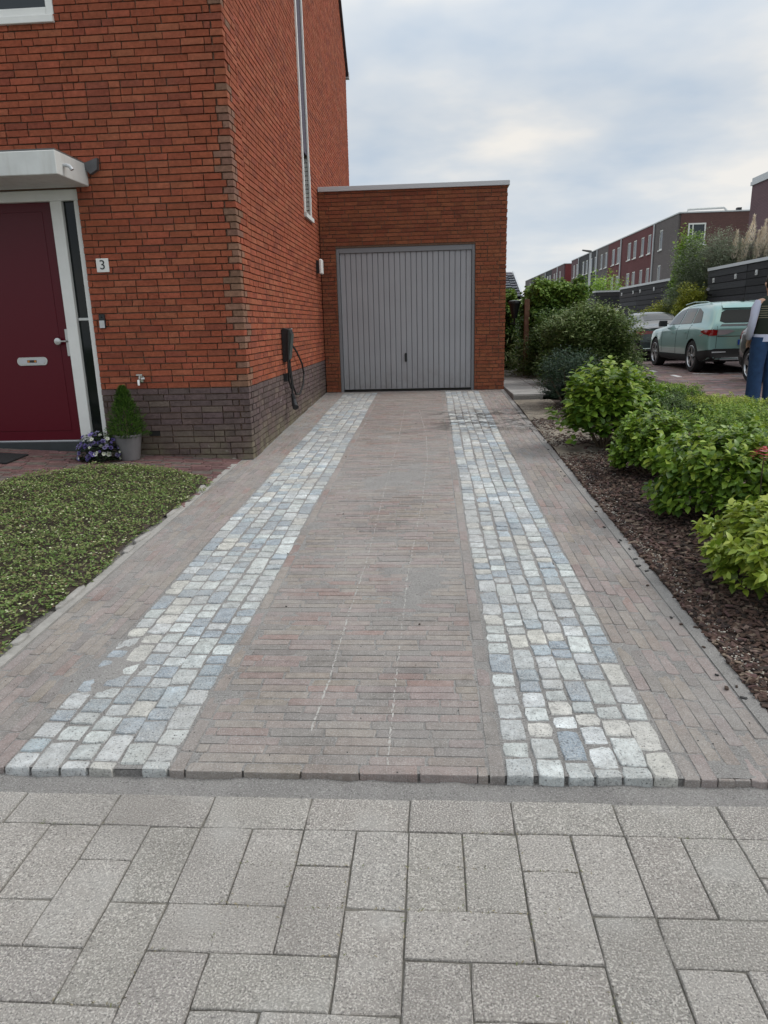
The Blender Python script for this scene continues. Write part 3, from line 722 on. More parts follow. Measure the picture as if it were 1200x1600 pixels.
MB().lathe([(0.013, -0.0355), (0.013, -0.0332)], (0, 0, -0.022), 16, 1).build('button', M['steel'], t)
MB().lathe([(0.008, -0.0345), (0.008, -0.0305)], (0, 0, 0.04), 12, 1).build('lens', M['glass'], t)
t = empty('outdoor_tap', (-2.94, YH-0.001, 1.03)); tag(t, 'small metal outdoor tap on the wall just above the plinth', 'tap')
MB().lathe([(0.035, -0.012), (0.035, 0)], (0, 0, 0), 16, 1).build('wall_plate', M['chrome'], t)
MB().tube([(0, 0, 0), (0, -0.06, 0), (0, -0.085, -0.01), (0, -0.09, -0.06)], [.014, .014, .015, .012], 10).build('spout', M['chrome'], t, smooth=True)
MB().tube([(0, -0.05, 0.01), (0, -0.05, 0.04)], 0.009, 8).box((-0.03, -0.062, 0.036), (0.03, -0.038, 0.05)).build('handle', M['steel'], t)
t = empty('wall_lamp', (XW+0.001, 12.12, 2.45)); tag(t, 'square white wall lamp by the inner corner next to garage', 'lamp')
MB().box((0, -0.05, -0.10), (0.05, 0.05, 0.10)).build('back_plate', M['black'], t)
MB().box((0.0505, -0.085, -0.115), (0.10, 0.085, 0.115)).build('shade', M['white'], t, bev=0.012)
# car charger with its cable
t = empty('car_charger', (XW+0.001, 9.04, 1.28)); tag(t, 'black electric car charger on side wall with its cable looped below', 'car charger')
MB().prism([(0.0, -0.20), (0.045, -0.20), (0.075, -0.17), (0.12, 0.14), (0.105, 0.20), (0.03, 0.215), (0, 0.2)], 1, -0.095, 0.095).build('housing', M['black'], t, bev=0.006)
MB().prism([(0.05, -0.19), (0.0765, -0.168), (0.1215, 0.142), (0.107, 0.196), (0.09, 0.19)], 1, -0.09, -0.0955).prism([(0.078, -0.165), (0.0815, -0.165), (0.126, 0.14), (0.122, 0.142)], 1, -0.088, 0.088).build('front_cover', mat('dark_green_grey_plastic', (0.045, 0.06, 0.055), .35), t)
MB().lathe([(0.015, 0.0), (0.015, 0.006)], (0.10, 0.05, 0.20), 12).build('indicator', M['white'], t)
ld = []
for k in range(61):
    s_ = k/60; 
    a = math.pi*0.5-2*math.pi*s_*0.93
    ld.append((0.05+0.02*math.sin(s_*6), 0.30+0.42*math.cos(a)*(1 if math.cos(a) > 0 else 0.9), -0.23+(0.36 if math.sin(a) > 0 else 0.43)*math.sin(a)))
MB().tube([(0.05, 0.09, 0.10), (0.05, 0.25, 0.02), (0.05, 0.62, -0.10), (0.05, 0.98, -0.28), (0.055, 1.05, -0.42), (0.06, 0.93, -0.56), (0.06, 0.62, -0.665), (0.06, 0.35, -0.64), (0.06, 0.16, -0.50), (0.065, 0.03, -0.25), (0.08, -0.07, 0.06), (0.09, -0.115, 0.17), (0.085, -0.125, 0.05), (0.07, -0.12, -0.25), (0.06, -0.06, -0.44), (0.07, 0.02, -0.54)], 0.0125, 8).build('cable', M['matblack'], t, smooth=True)
MB().tube([(0.06, 0.02, -0.2), (0.07, 0.0, -0.35), (0.08, 0.02, -0.50), (0.08, 0.0, -0.62)], 0.013, 8).build('cable', M['matblack'], t, smooth=True)
MB().tube([(0.08, 0.0, -0.60), (0.09, 0.01, -0.68), (0.11, -0.05, -0.74), (0.13, -0.09, -0.77)], [.02, .028, .036, .04], 10).build('plug', M['black'], t, smooth=True)
MB().box((0, -0.11, -0.44), (0.05, -0.07, -0.34)).build('plug_holder', M['black'], t, bev=0.004)

# ---------------------------------------------------------------- garage
YG, GX0, GX1 = 12.56, -1.84, 1.285
GD0, GD1, GDZ = -1.58, 0.765, 2.775
ga = empty('garage'); tag(ga, 'flat roofed brick garage with ribbed grey door at the end of the drive', 'garage')
GTOP = 3.655
MB().box((GX0, YG+D0, 0.2), (GD0, YG+.25, GTOP)).box((GD1, YG+D0, .2), (GX1-D0, YG+.25, GTOP)).box((GD0, YG+D0, GDZ), (GD1, YG+.25, GTOP)).box((GX1-0.25, YG+.251, .2), (GX1-D0, YG+6.2, GTOP)).box((GX0, YG+5.9, .2), (GX1-.26, YG+6.2, GTOP)).box((GX0, YG+.251, 3.3), (GX1-.26, YG+5.89, 3.45)).build('wall', M['mortar'], ga)
P = bricks_for((GX0, YG), (1, 0), (0, -1), GX1-GX0, 0.33, GTOP, [(GD0-GX0, GD1-GX0, -1, GDZ)], lambda u_, z: int(RNG.integers(len(GAR))), last=lambda r_: 0 if even(r_) else .11)
P += bricks_for((GX1, YG), (0, 1), (1, 0), 6.2, 0.33, GTOP, [], lambda u_, z: int(RNG.integers(len(GAR))), first=lambda r_: .11 if even(r_) else 0)
pieces('brick', ga, TGA, P, M['brick'])
MB().box((GX0+.002, YG-0.03, GTOP+.001), (GX1+0.03, YG+0.28, GTOP+0.075)).box((GX1-0.28, YG+.281, GTOP+.001), (GX1+0.03, YG+6.22, GTOP+0.075)).build('coping', M['alu'], ga, bev=0.004)
gf = MB().box((GD0+.002, YG+0.03, 0.36), (GD0+0.05, YG+0.10, GDZ-.002)).box((GD1-0.05, YG+0.03, 0.36), (GD1-.002, YG+0.10, GDZ-.002)).box((GD0+.051, YG+0.03, GDZ-0.085), (GD1-.051, YG+0.10, GDZ-.002)).build('door_frame', M['garageframe'], ga, bev=0.003)
gd = MB().box((GD0+.052, YG+0.075, 0.40), (GD1-.052, YG+0.095, GDZ-.087)).build('garage_door', M['garageframe'], ga)
nrib = 24; rw = (GD1-GD0-0.108)/nrib
for k in range(nrib):
    xa = GD0+.054+k*rw; e = 0.0
    s1 = 0.006
    o = MB().prism([(xa+.0015, YG+0.0745), (xa+.007, YG+0.058), (xa+rw-.009, YG+0.058), (xa+rw-.0035, YG+0.0745)], 2, 0.405, GDZ-.09).build('door_rib', M['garage'], gd)
hx = (-0.424)
gh = []
for k in range(16):
    a = 2*math.pi*k/16; gh.append((hx+.022*math.cos(a), 0.945+(.055 if math.sin(a) > 0 else -.055)+.022*math.sin(a)))
MB().prism(gh, 1, YG+0.045, YG+0.0575).box((hx-.01, YG+.02, .93), (hx+.01, YG+.045, .95)).box((hx-.012, YG+.015, .90), (hx+.012, YG+.028, .985)).build('handle', M['black'], gd)
MB().box((GD0+.051, YG+0.03, 0.355), (GD1-.051, YG+0.09, 0.385)).build('threshold', M['matblack'], gd)

# ---------------------------------------------------------------- front path and planting beds
# brick path to the front door
def pathz(x_, y_): return glz(x_, y_)+0.004
V = []; F = []
gx = np.linspace(-9, -1.97, 30); gy = np.linspace(-0.0, YH+0.02, 30)
V = [(a, b, glz(a, b)-(0.012 if b > 2.05 else 0.2)) for b in gy for a in gx]; F = [(j*30+i, j*30+i+1, j*30+i+31, j*30+i+30) for j in range(29) for i in range(29)]
fp = link('front_path', mk('front_path', V, F), M['joint']); tag(fp, 'reddish brick path running to the front door', kind='structure')
TF = [jbox(c, 0.015, top=0.05) for c in pick((0.165, 0.098, 0.092), 0.2, 9, 0.05)+pick((0.15, 0.12, 0.112), 0.15, 5)]
P = []; y = 5.3
while y < YH-0.01:
    x_ = -5.6-RNG.uniform(0, .2)
    while x_ < -1.97:
        a, b = x_, min(x_+0.205, -1.965)
        if b-a > .03: P.append((int(RNG.integers(len(TF))), np.array([[b-a-.005, 0, 0], [0, .0475, 0], [-.058*(b-a), 0.0334*.05, .05]]), np.array([(a+b)/2, y+.026, glz((a+b)/2, y)-.022+RNG.uniform(-.001, .001)])))
        x_ += .205
    y += .0525
pieces('brick', fp, TF, P, M['frontpath'])

def in_poly(x_, y_, poly):
    c = False; n = len(poly); j = n-1
    for i in range(n):
        if (poly[i][1] > y_) != (poly[j][1] > y_) and x_ < (poly[j][0]-poly[i][0])*(y_-poly[i][1])/(poly[j][1]-poly[i][1])+poly[i][0]: c = not c
        j = i
    return c
LAWN = [(-2.06, 1.9), (-2.02, 2.6), (-2.07, 3.2), (-2.02, 3.8), (-2.08, 4.6), (-2.03, 5.3), (-2.02, 6.05), (-2.08, 6.30), (-2.45, 6.48), (-2.97, 6.62), (-3.35, 6.42), (-3.62, 6.05), (-3.82, 5.7), (-4.2, 5.2), (-5.0, 4.5), (-6.5, 3.6), (-6.5, 1.9)]
def edge_dist(x_, y_, poly):
    d = 9
    for i in range(len(poly)):
        ax, ay = poly[i]; bx, by = poly[(i+1) % len(poly)]; t = max(0, min(1, ((x_-ax)*(bx-ax)+(y_-ay)*(by-ay))/((bx-ax)**2+(by-ay)**2)))
        d = min(d, math.hypot(x_-ax-t*(bx-ax), y_-ay-t*(by-ay)))
    return d
lm = MB(); lm.add([(a, b, glz(a, b)+0.006) for a, b in LAWN], [tuple(range(len(LAWN)))])
tag(lm.build('planting_soil', M['soil']), 'soil under the low ground cover', kind='structure')
# ground cover
gc = pick((0.15, 0.23, 0.06), 0.3, 10, 0.10)+pick((0.23, 0.27, 0.11), 0.2, 4, 0.1)+pick((0.12, 0.09, 0.05), 0.2, 1)
TGc = [leaf_tmpl(2, c, 0.55, .2, .2) for c in gc]
P = []; fl = []
def cover_h(a, b): return 0.045+0.03*nz2(a, b, 3.0, 4.4)+0.02*nz(a, b, 9, 1.0)
cnt = 0
while cnt < 70000:
    b = RNG.uniform(1.9, 6.65); a = RNG.uniform(-5.6, -1.9)
    if not in_poly(a-0.10*nz(a, b, 8)-.01, b+.06*nz(a, b, 6, 3), LAWN): continue
    if rank((a, b, glz(a, b)), 1) <= 0 and RNG.random() < 0.8: cnt += 1; continue
    ed = edge_dist(a, b, LAWN); h = (cover_h(a, b)+0.035*max(0, nz(a, b, 5.5, 2.5)))*min(1, .25+ed/0.12)
    z = glz(a, b)+h*RNG.uniform(0.25, 1.1)**.6; th = RNG.uniform(0, 6.28); el = RNG.uniform(-.2, .9)
    s_ = RNG.uniform(.014, .030)
    P.append((int(RNG.integers(len(TGc))), rot_to((math.cos(th)*math.cos(el), math.sin(th)*math.cos(el), math.sin(el)), RNG.uniform(-.6, .6))*s_, np.array([a, b, z]))); cnt += 1
    if RNG.random() < 0.04: fl.append((0, rot_to((math.cos(th), math.sin(th), .2), 0)*RNG.uniform(.003, .0065), np.array([a, b, z+.012])))
gcov = empty('ground_cover'); tag(gcov, 'low mat of green ground cover with tiny white flowers left of the drive', 'ground cover')
joined('foliage', gcov, TGc, P, M['leafs'])
star = (np.array([(1, 0, 0), (.3, .3, .05), (0, 1, 0), (-.3, .3, .05), (-1, 0, 0), (-.3, -.3, .05), (0, -1, 0), (.3, -.3, .05)]), np.array([(0, 1, 3, 7), (1, 2, 3, 3), (3, 4, 5, 7), (5, 6, 7, 7)]), (0.75, 0.75, 0.62))
star = (star[0], np.array([(0, 1, 5, 7), (1, 2, 3, 5), (3, 4, 5, 5)[:3]+(4,), (5, 6, 7, 1)]), star[2])
quad = (np.array([(-1, -1, 0), (1, -1, 0), (1.1, 1, .1), (-1, .9, 0)]), np.array([(0, 1, 2, 3)]), (0.66, 0.68, 0.45))
joined('flowers', gcov, [quad], fl, M['flower'])
# rough kerb bits showing along the bed
kb = MB()
TKb = [jbox(c, 0.08, top=.15, rc_=.1) for c in pick((0.36, 0.33, 0.28), .1, 4)]
P = []
for yy in (3.05, 3.5, 3.62, 4.35, 4.6, 5.25, 5.9): P.append((int(RNG.integers(4)), rot_to((0.1*RNG.normal(), 1, .03))@np.diag([RNG.uniform(.10, .3), .045, .05]), np.array([-2.015, yy, glz(-2, yy)-.012])))
joined('stone_edging', gcov, TKb, P, M['concrete'])
MB().tube([(-3.05, 3.98, glz(-3.05, 4)+.02), (-3.13, 4.03, glz(-3.1, 4)+.13)], .006, 6).build('twig', M['white2'], gcov)

# right planting bed: soil then bark chips
def bz(x_, y_): return drz(y_)+0.004+0.03*min(1, max(0, (x_-1.5)))+0.012*nz2(x_, y_, 1.5, 8)
bx = np.linspace(1.29, SX0-.121, 80); by = np.linspace(2.08, 18, 300)
def bedz2(a, b): return min(bz(a, b), 0.45)
o = gridmesh(1.286, SX0-.121, 2.08, 11.0, 90, 220, lambda a, b: bedz2(a, b), 'garden_bed', M['soil']); tag(o, 'planting bed of soil beside the drive', kind='structure')
o = gridmesh(2.35, SX0-.121, 11.0, 26.0, 30, 100, lambda a, b: min(0.40, bedz2(a, b)), 'garden_bed', M['soil']); tag(o, 'planting bed of soil along the street further back', kind='structure')
gridmesh(-9, 1.9, 18.2, 26, 30, 30, lambda a, b: 0.33, 'back_yard', M['soil'])['kind'] = 'structure'
tm = [jbox(c, 0.12) for c in pick((0.085, 0.054, 0.044), .3, 10, .08)+pick((0.17, 0.13, 0.10), .2, 3)+pick((0.04, 0.030, 0.027), .2, 4)]
P = []; cnt = 0
while cnt < 20000:
    b = 2.12+(RNG.random()**1.35)*8.5; a = 1.292+(RNG.random()**1.5)*(2.4)
    if rank((a, b, .2), 1) <= 0: cnt += .3; continue
    cnt += 1
    if b > 6.2 and RNG.random() < (b-6.2)*.3: continue
    if b > 7.0 and a < 1.95 and nz(a, b, 2.6, 6.6) > .05 and RNG.random() < .7: continue
    s_ = RNG.uniform(.35, 1.0); th = RNG.uniform(0, 3.14)
    P.append((int(RNG.integers(len(tm))), rot_to((math.cos(th), math.sin(th), RNG.normal(0, .25)), RNG.normal(0, .4))@np.diag([.045*s_, .020*s_, .006]), np.array([a, b, bz(a, b)+RNG.uniform(.0, .016)])))
gridmesh(1.287, 2.1, 6.9, 11.1, 30, 90, lambda a, b: bz(a, b)+.004+.02*nz(a, b, 1.6, 6.6)+.004*nz(a, b, 12)-.03*max(0, (a-1.85)*5), 'sandy_soil', mat('sandy_soil', (.21, .185, .15), .95, ns=6, namp=.45, ns2=50, namp2=.25, bump=1, bscale=80))['kind'] = 'structure'
tag(joined('bark_mulch', None, tm, P, M['mulch']), 'dark brown bark chips covering the planting bed')
# crumbs: pale sand and stray chips spilled at the edge
tms = [jbox(c, .12) for c in ((.45, .42, .36), (.36, .34, .31), (.05, .05, .05), (.07, .05, .04))]
P = []
for k in range(2600):
    b = RNG.uniform(2.2, 10.5); a = 1.31+abs(RNG.normal(0, .045)) if k % 3 else RNG.uniform(1.35, 1.9)+.0
    if k % 3 == 0: b = RNG.uniform(6.2, 10.8)
    th = RNG.uniform(0, 3.1); s_ = RNG.uniform(.003, .011)
    P.append((int(RNG.integers(2)), rot_to((math.cos(th), math.sin(th), 0))@np.diag([s_, s_*.7, s_*.5]), np.array([a, b, bz(a, b)+.012])))
for k in range(60):
    b = RNG.uniform(2.2, 10); a = RNG.uniform(1.18, 1.31) if k % 4 else RNG.uniform(-1.9, 1.2)
    th = RNG.uniform(0, 3.1); s_ = RNG.uniform(.5, 1)*(1 if k % 4 else .4)
    P.append((2+int(RNG.integers(2)), rot_to((math.cos(th), math.sin(th), 0))@np.diag([.028*s_, .014*s_, .006]), np.array([a, b, drz(b)+.006])))
for k in range(1500):
    b = RNG.uniform(2.1, 9); a = RNG.uniform(-1.93, 1.2); th = RNG.uniform(0, 3.1); s_ = RNG.uniform(.0018, .004)
    P.append((int(RNG.integers(3)), rot_to((math.cos(th), math.sin(th), 0))@np.diag([s_, s_*.8, s_*.6]), np.array([a, b, drz(b)+.0025])))
tag(joined('grit', None, tms, P, M['mulch']), 'loose grit, sand crumbs and stray chips along the bed edge')

# concrete slab path beside the garage
V = [(1.29, 11.15), (1.75, 11.2), (1.95, 12.6), (2.34, 13.6), (2.36, 17.9), (1.29, 18.2)]
sl = MB().prism([(a, b) for a, b in V], 2, 0.2, 0.385)
so_ = sl.build('slab_path', M['joint']); tag(so_, 'grey slab path leading along the garage side', kind='structure')
TS2 = [jbox(c, .003) for c in pick((.30, .295, .28), .06, 5, .02)]
for j in range(14):
    for i in range(2):
        xa, xb = 1.295+i*.5, 1.295+i*.5+.495
        ya = 11.22+j*.5
        if i == 1 and ya < 12.6: xb = 1.75+(.2 if ya > 11.7 else 0)
        if xb-xa < .1: continue
        MB().box((xa, ya, .386), (xb, ya+.495, .405+RNG.uniform(-.002, .002))).build('slab', M['pathslab'], so_, bev=.003)

# ---------------------------------------------------------------- plants
def shrub(name, label, cat, c, rad, tm_, nleaf, lsize, mat_, parts=0, stems=7, group=None, top=0.9, up_=0.25, clump=9, inner=0.55, flat=0.0, seed=0, shape=None, blobs=None, leafname='leaf', whorl=0):
    """leaves gathered in clumps through the crown's volume; stems rise from the base"""
    rg = np.random.default_rng(seed+11)
    root = empty(name, c); tag(root, label, cat, group)
    bpy.context.view_layer.update()
    rx, ry, rz = rad; P = []
    bl = blobs or [(0, 0, 1, 1)]
    cl = []
    ncl = max(6, nleaf//clump)
    phs = rg.uniform(0, 6.28, 6)
    while len(cl) < ncl:
        d = rg.normal(0, 1, 3); d /= np.linalg.norm(d)
        if d[2] < -0.8: continue
        rr = rg.uniform(inner, 1.0)**.7
        hb = 1.0 if d[2] > 0 else 1/max(.62, math.sqrt(1-d[2]**2))*1.0
        bmp = 1+0.13*math.sin(3*math.atan2(d[1], d[0])+phs[0])+0.10*math.sin(5*math.atan2(d[1], d[0])+phs[1]+3*d[2])+0.1*math.sin(7*d[2]+phs[2])
        q = bl[int(rg.integers(len(bl)))]
        p = np.array([d[0]*rx*rr*bmp*q[2]*hb+q[0], d[1]*ry*rr*bmp*q[2]*hb+q[1], rz*(0.5+0.5*d[2]*rr*bmp)*q[3]])
        if shape and not shape(p): continue
        cl.append((p, d))
    for p, d in cl:
        k = int(rg.integers(max(2, clump-3), clump+4)); tone = rg.normal(0, 1)
        ax = np.array([d[0]*.6, d[1]*.6, max(.2, d[2])+up_]); ax /= np.linalg.norm(ax)
        for j in range(k):
            if whorl:
                th = j*2.4+rg.normal(0, .2); tilt = .9-.55*j/k
                a1 = np.cross(ax, [0.3, 0.2, 1.0]); a1 /= np.linalg.norm(a1); a2 = np.cross(ax, a1)
                dd = (a1*math.cos(th)+a2*math.sin(th))*math.sin(tilt+.45)+ax*math.cos(tilt+.45); off = ax*lsize*.12*j
            else:
                th = rg.uniform(0, 6.28); dd = np.array([math.cos(th), math.sin(th), rg.uniform(-.3, .5)])+ax*.6; off = rg.normal(0, lsize*.9, 3)
            sz = lsize*rg.uniform(.65, 1.2)*(1 if not whorl else (1.0-.45*j/k))
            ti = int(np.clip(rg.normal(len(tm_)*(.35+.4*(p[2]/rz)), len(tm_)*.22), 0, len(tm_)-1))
            loc = p+off
            if loc[2] < .01: loc[2] = .02
            P.append((ti, rot_to(dd, rg.normal(0, .35))*sz, loc))
    # rank by world position: shift for ranking
    if parts:
        for i_, (t_, A_, l_) in enumerate(P): pass
        order = sorted(range(len(P)), key=lambda i: -rank(P[i][2]+np.array(c), np.linalg.norm(P[i][1][:, 0])**2)*(1 if (P[i][2][1]) < ry*.35 else .3))
        ms = {}
        for i in order[:parts]:
            t_, A_, l_ = P[i]
            if t_ not in ms: v, f, cc = tm_[t_]; ms[t_] = mk(leafname, v, f, cc, True); ms[t_].materials.append(mat_)
            o = bpy.data.objects.new(leafname, ms[t_]); COL.objects.link(o); o.parent = root
            o.matrix_basis = Matrix(((*A_[0], l_[0]), (*A_[1], l_[1]), (*A_[2], l_[2]), (0, 0, 0, 1)))
        P = [P[i] for i in order[parts:]]
    if P: joined('foliage', root, tm_, P, mat_, smooth=True)
    mb = MB()
    for k in range(stems):
        p, d = cl[int(rg.integers(len(cl)))]
        q = p*.92; b0 = np.array([q[0]*.12, q[1]*.12, -.02])
        mb.tube([b0, b0*.6+q*.4+np.array([0, 0, -.02]), q], [rz*.018+.002, rz*.012+.002, .002], 5)
    mb.build('stems', M['bark'], root)
    return root
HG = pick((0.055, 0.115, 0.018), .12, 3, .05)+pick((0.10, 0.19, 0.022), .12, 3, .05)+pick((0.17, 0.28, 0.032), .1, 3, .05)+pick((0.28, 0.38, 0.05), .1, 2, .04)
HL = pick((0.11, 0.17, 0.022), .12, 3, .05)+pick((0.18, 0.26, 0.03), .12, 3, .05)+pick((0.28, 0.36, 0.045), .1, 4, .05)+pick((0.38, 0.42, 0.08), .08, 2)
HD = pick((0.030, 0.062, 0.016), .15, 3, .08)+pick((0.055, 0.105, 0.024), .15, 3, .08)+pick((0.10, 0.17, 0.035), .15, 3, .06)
def lt(cols, n=3, wd=.55, **k): return [leaf_tmpl(n, c, wd, **k) for c in cols]
TH, TL_, TD = lt(HG, 4, .62), lt(HL, 4, .55), lt(HD, 2, .5)
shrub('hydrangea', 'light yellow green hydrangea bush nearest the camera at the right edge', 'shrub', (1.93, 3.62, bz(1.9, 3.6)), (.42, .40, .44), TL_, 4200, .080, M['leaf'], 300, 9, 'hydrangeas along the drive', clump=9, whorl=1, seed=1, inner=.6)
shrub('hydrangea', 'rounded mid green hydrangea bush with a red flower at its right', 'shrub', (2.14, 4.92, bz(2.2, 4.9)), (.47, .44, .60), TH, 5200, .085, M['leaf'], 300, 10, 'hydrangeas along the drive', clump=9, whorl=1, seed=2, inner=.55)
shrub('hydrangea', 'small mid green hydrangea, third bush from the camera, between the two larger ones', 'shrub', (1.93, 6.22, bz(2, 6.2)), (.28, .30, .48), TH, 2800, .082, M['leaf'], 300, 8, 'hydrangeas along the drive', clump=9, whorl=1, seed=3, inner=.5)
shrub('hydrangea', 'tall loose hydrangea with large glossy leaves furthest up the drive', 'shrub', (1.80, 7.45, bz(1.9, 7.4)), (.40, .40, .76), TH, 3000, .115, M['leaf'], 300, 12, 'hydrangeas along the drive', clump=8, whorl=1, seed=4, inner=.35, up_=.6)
# red flower head
fh = empty('hydrangea_bloom', (1.985, 4.28, .69)); tag(fh, 'red hydrangea flower head at the right edge of the photo', 'flower')
P = []
TQ = [(quad[0]*1.0, quad[1], c) for c in pick((.55, .05, .08), .25, 5)+[(.7, .35, .35)]]
for k in range(200):
    d = RNG.normal(0, 1, 3); d /= np.linalg.norm(d); 
    if d[2] < -.2: continue
    P.append((int(RNG.integers(6)), rot_to(np.cross(d, [.1, .2, .9])+.01)*RNG.uniform(.007, .011), d*np.array([.075, .075, .05])+RNG.normal(0, .004, 3)))
joined('petals', fh, TQ, P, M['flower']); MB().tube([(.12, .25, -.35), (0.02, .05, -.12), (0, 0, 0)], .004, 5).build('stem', M['bark'], fh)
# low mixed shrubs behind, towards the street
for k, (x_, y_, rx, rz, pal, lab) in enumerate((
    (3.0, 7.2, .55, .40, HG, 'low green shrub right behind the small hydrangea'),
    (3.35, 5.9, .5, .42, HG, 'low leafy shrub at the right frame edge behind the red flower'),
    (2.75, 8.7, .50, .32, HD, 'low dark leaved shrub behind the tall loose hydrangea'),
    (3.55, 8.3, .60, .24, HG, 'bright green low shrub beside the person, towards the street'),
    (3.8, 9.5, .50, .18, HL, 'low pale variegated shrub next to the person'),
    (2.95, 9.9, .50, .26, HD, 'low shrub in the middle of the bed before the large dark shrub'),
    (2.50, 10.6, .42, .48, HG, 'fresh green shrub touching the large dark shrub'),
    (3.55, 10.9, .42, .18, HG, 'low shrub at the street kerb in front of the black sedan'))):
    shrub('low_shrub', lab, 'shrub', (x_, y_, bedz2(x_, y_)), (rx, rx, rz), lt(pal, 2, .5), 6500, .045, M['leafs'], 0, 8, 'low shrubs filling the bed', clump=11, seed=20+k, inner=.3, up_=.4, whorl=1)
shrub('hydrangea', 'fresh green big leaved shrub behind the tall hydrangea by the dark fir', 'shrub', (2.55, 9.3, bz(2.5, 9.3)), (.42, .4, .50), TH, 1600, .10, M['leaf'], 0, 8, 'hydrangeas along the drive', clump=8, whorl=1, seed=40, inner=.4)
shrub('dark_shrub', 'dark feathery evergreen shrub at the end of the slab path', 'shrub', (1.98, 10.35, bz(1.9, 10.3)), (.42, .42, .85), lt(pick((.025, .055, .03), .2, 4)+pick((.04, .08, .045), .15, 3), 2, .25), 7000, .05, M['leafs'], 0, 8, clump=14, seed=50, inner=.3)
shrub('large_shrub', 'large dark green shrub with pale edged leaves beside the parked cars', 'shrub', (2.82, 13.0, .35), (.78, .8, 1.42), lt(HD[2:]+pick((.20, .26, .10), .2, 5), 2, .5), 42000, .06, M['leafs'], 0, 14, clump=12, seed=51, inner=.45)
shrub('large_shrub', 'dark bushy shrub between the slab path and the larger shrub', 'shrub', (2.55, 14.6, .38), (.6, .6, 1.25), lt(HD, 2, .5), 14000, .06, M['leafs'], 0, 10, clump=12, seed=52, inner=.4)
# ivy covered hedges and garden gate at the end of the slab path
ivy = pick((.045, .09, .02), .15, 3, .08)+pick((.09, .17, .03), .15, 4, .06)+pick((.18, .28, .045), .12, 4)
def boxhedge(label, x0, x1, y0, y1, z0, z1, n, seed, pal=ivy, wob=.10):
    rg = np.random.default_rng(seed); root = empty('ivy_hedge', ((x0+x1)/2, (y0+y1)/2, z0)); tag(root, label, 'hedge')
    tmv = lt(pal, 2, .75); P = []; hx_, hy_, hz_ = (x1-x0)/2, (y1-y0)/2, z1-z0
    for k in range(n):
        f = rg.random(); a, b, cz = rg.uniform(-1, 1), rg.uniform(-1, 1), rg.uniform(0, 1)
        if f < .35: p = np.array([a*hx_, -hy_, cz*hz_]); nn = (0, -1, .1)
        elif f < .55: p = np.array([hx_, b*hy_, cz*hz_]); nn = (1, 0, .1)
        elif f < .75: p = np.array([-hx_, b*hy_, cz*hz_]); nn = (-1, 0, .1)
        elif f < .95: p = np.array([a*hx_, b*hy_, hz_]); nn = (0, 0, 1)
        else: p = np.array([a*hx_, hy_, cz*hz_]); nn = (0, 1, .1)
        q = p+np.array([x0, y0, z0]); bump_ = nz2(q[0]+q[2], q[1]+q[2]*.7, 1.8, seed)*wob*2.2
        rnd = 1-.25*max(0, (abs(p[0])/hx_)-.7)*(p[2]/hz_)
        p = p*np.array([rnd, rnd, 1])+np.array(nn)*(bump_+rg.uniform(-.10, .05))
        if nn[2] == 1: p[2] -= .25*max(0, abs(a)-.6)*min(hx_, .5)
        th = rg.uniform(0, 6.28); dd = np.array([math.cos(th)*.7, math.sin(th)*.7, -.35])+np.array(nn)*.6
        t = int(np.clip(rg.normal(len(tmv)*(.35+.3*(p[2]/hz_ > .8)+.25*nz(q[0], q[2], 2, 3)), 2), 0, len(tmv)-1))
        P.append((t, rot_to(dd, rg.normal(0, .4))*rg.uniform(.05, .095), p))
    joined('foliage', root, tmv, P, M['leafs'], smooth=True)
    MB().box((-hx_*.8, -hy_*.75, 0), (hx_*.8, hy_*.75, hz_*.93)).build('inner_dark_core', mat('hedge_core_dark', (.03, .035, .018), .95, ns=18, namp=.5, bump=1, bscale=30), root)  # solid dark box added as hedge core, blocks gaps between the leaves
boxhedge('ivy covered hedge right behind the garage with a black lamp', 1.2, 2.0, 17.2, 18.0, .35, 2.18, 7000, 61)
boxhedge('tall ivy hedge corner with a bright green top at the end of the slab path', 2.12, 3.25, 15.4, 17.0, .35, 2.22, 16000, 62)
boxhedge('ivy hedge running back along the street behind the tall corner', 2.5, 3.2, 17.2, 24.0, .3, 2.0, 7000, 63)
t = empty('garden_gate_post', (2.03, 15.5, .40)); tag(t, 'weathered reddish brown gate post against the ivy hedge', 'post')
MB().box((-.05, -.05, 0), (.05, .05, 1.55)).build('post', mat('weathered_wood', (.16, .09, .06), .9, ns=9, namp=.35), t, bev=.004)
t = empty('black_lantern', (1.82, 15.9, 1.55)); tag(t, 'black garden wall lantern hanging before the ivy behind the garage', 'lantern')
MB().lathe([(.05, 0), (.11, .26), (.12, .30), (.14, .31), (.13, .36), (.04, .38)], (0, 0, .02), 12).build('shade', M['black'], t)
MB().tube([(0, 0, 0.02), (0, 0, -.08), (0.05, .3, -.1), (.05, 1.3, -.1)], .02, 8).build('bracket', M['black'], t)
shrub('grass_tuft', 'tuft of tall yellow green grass at the foot of the gate post', 'grass', (1.95, 15.1, .40), (.16, .16, .45), lt(pick((.16, .2, .07), .2, 4), 2, .06, droop=.5), 500, .3, M['leafs'], 0, 2, clump=10, seed=70, up_=1.5, inner=.1)
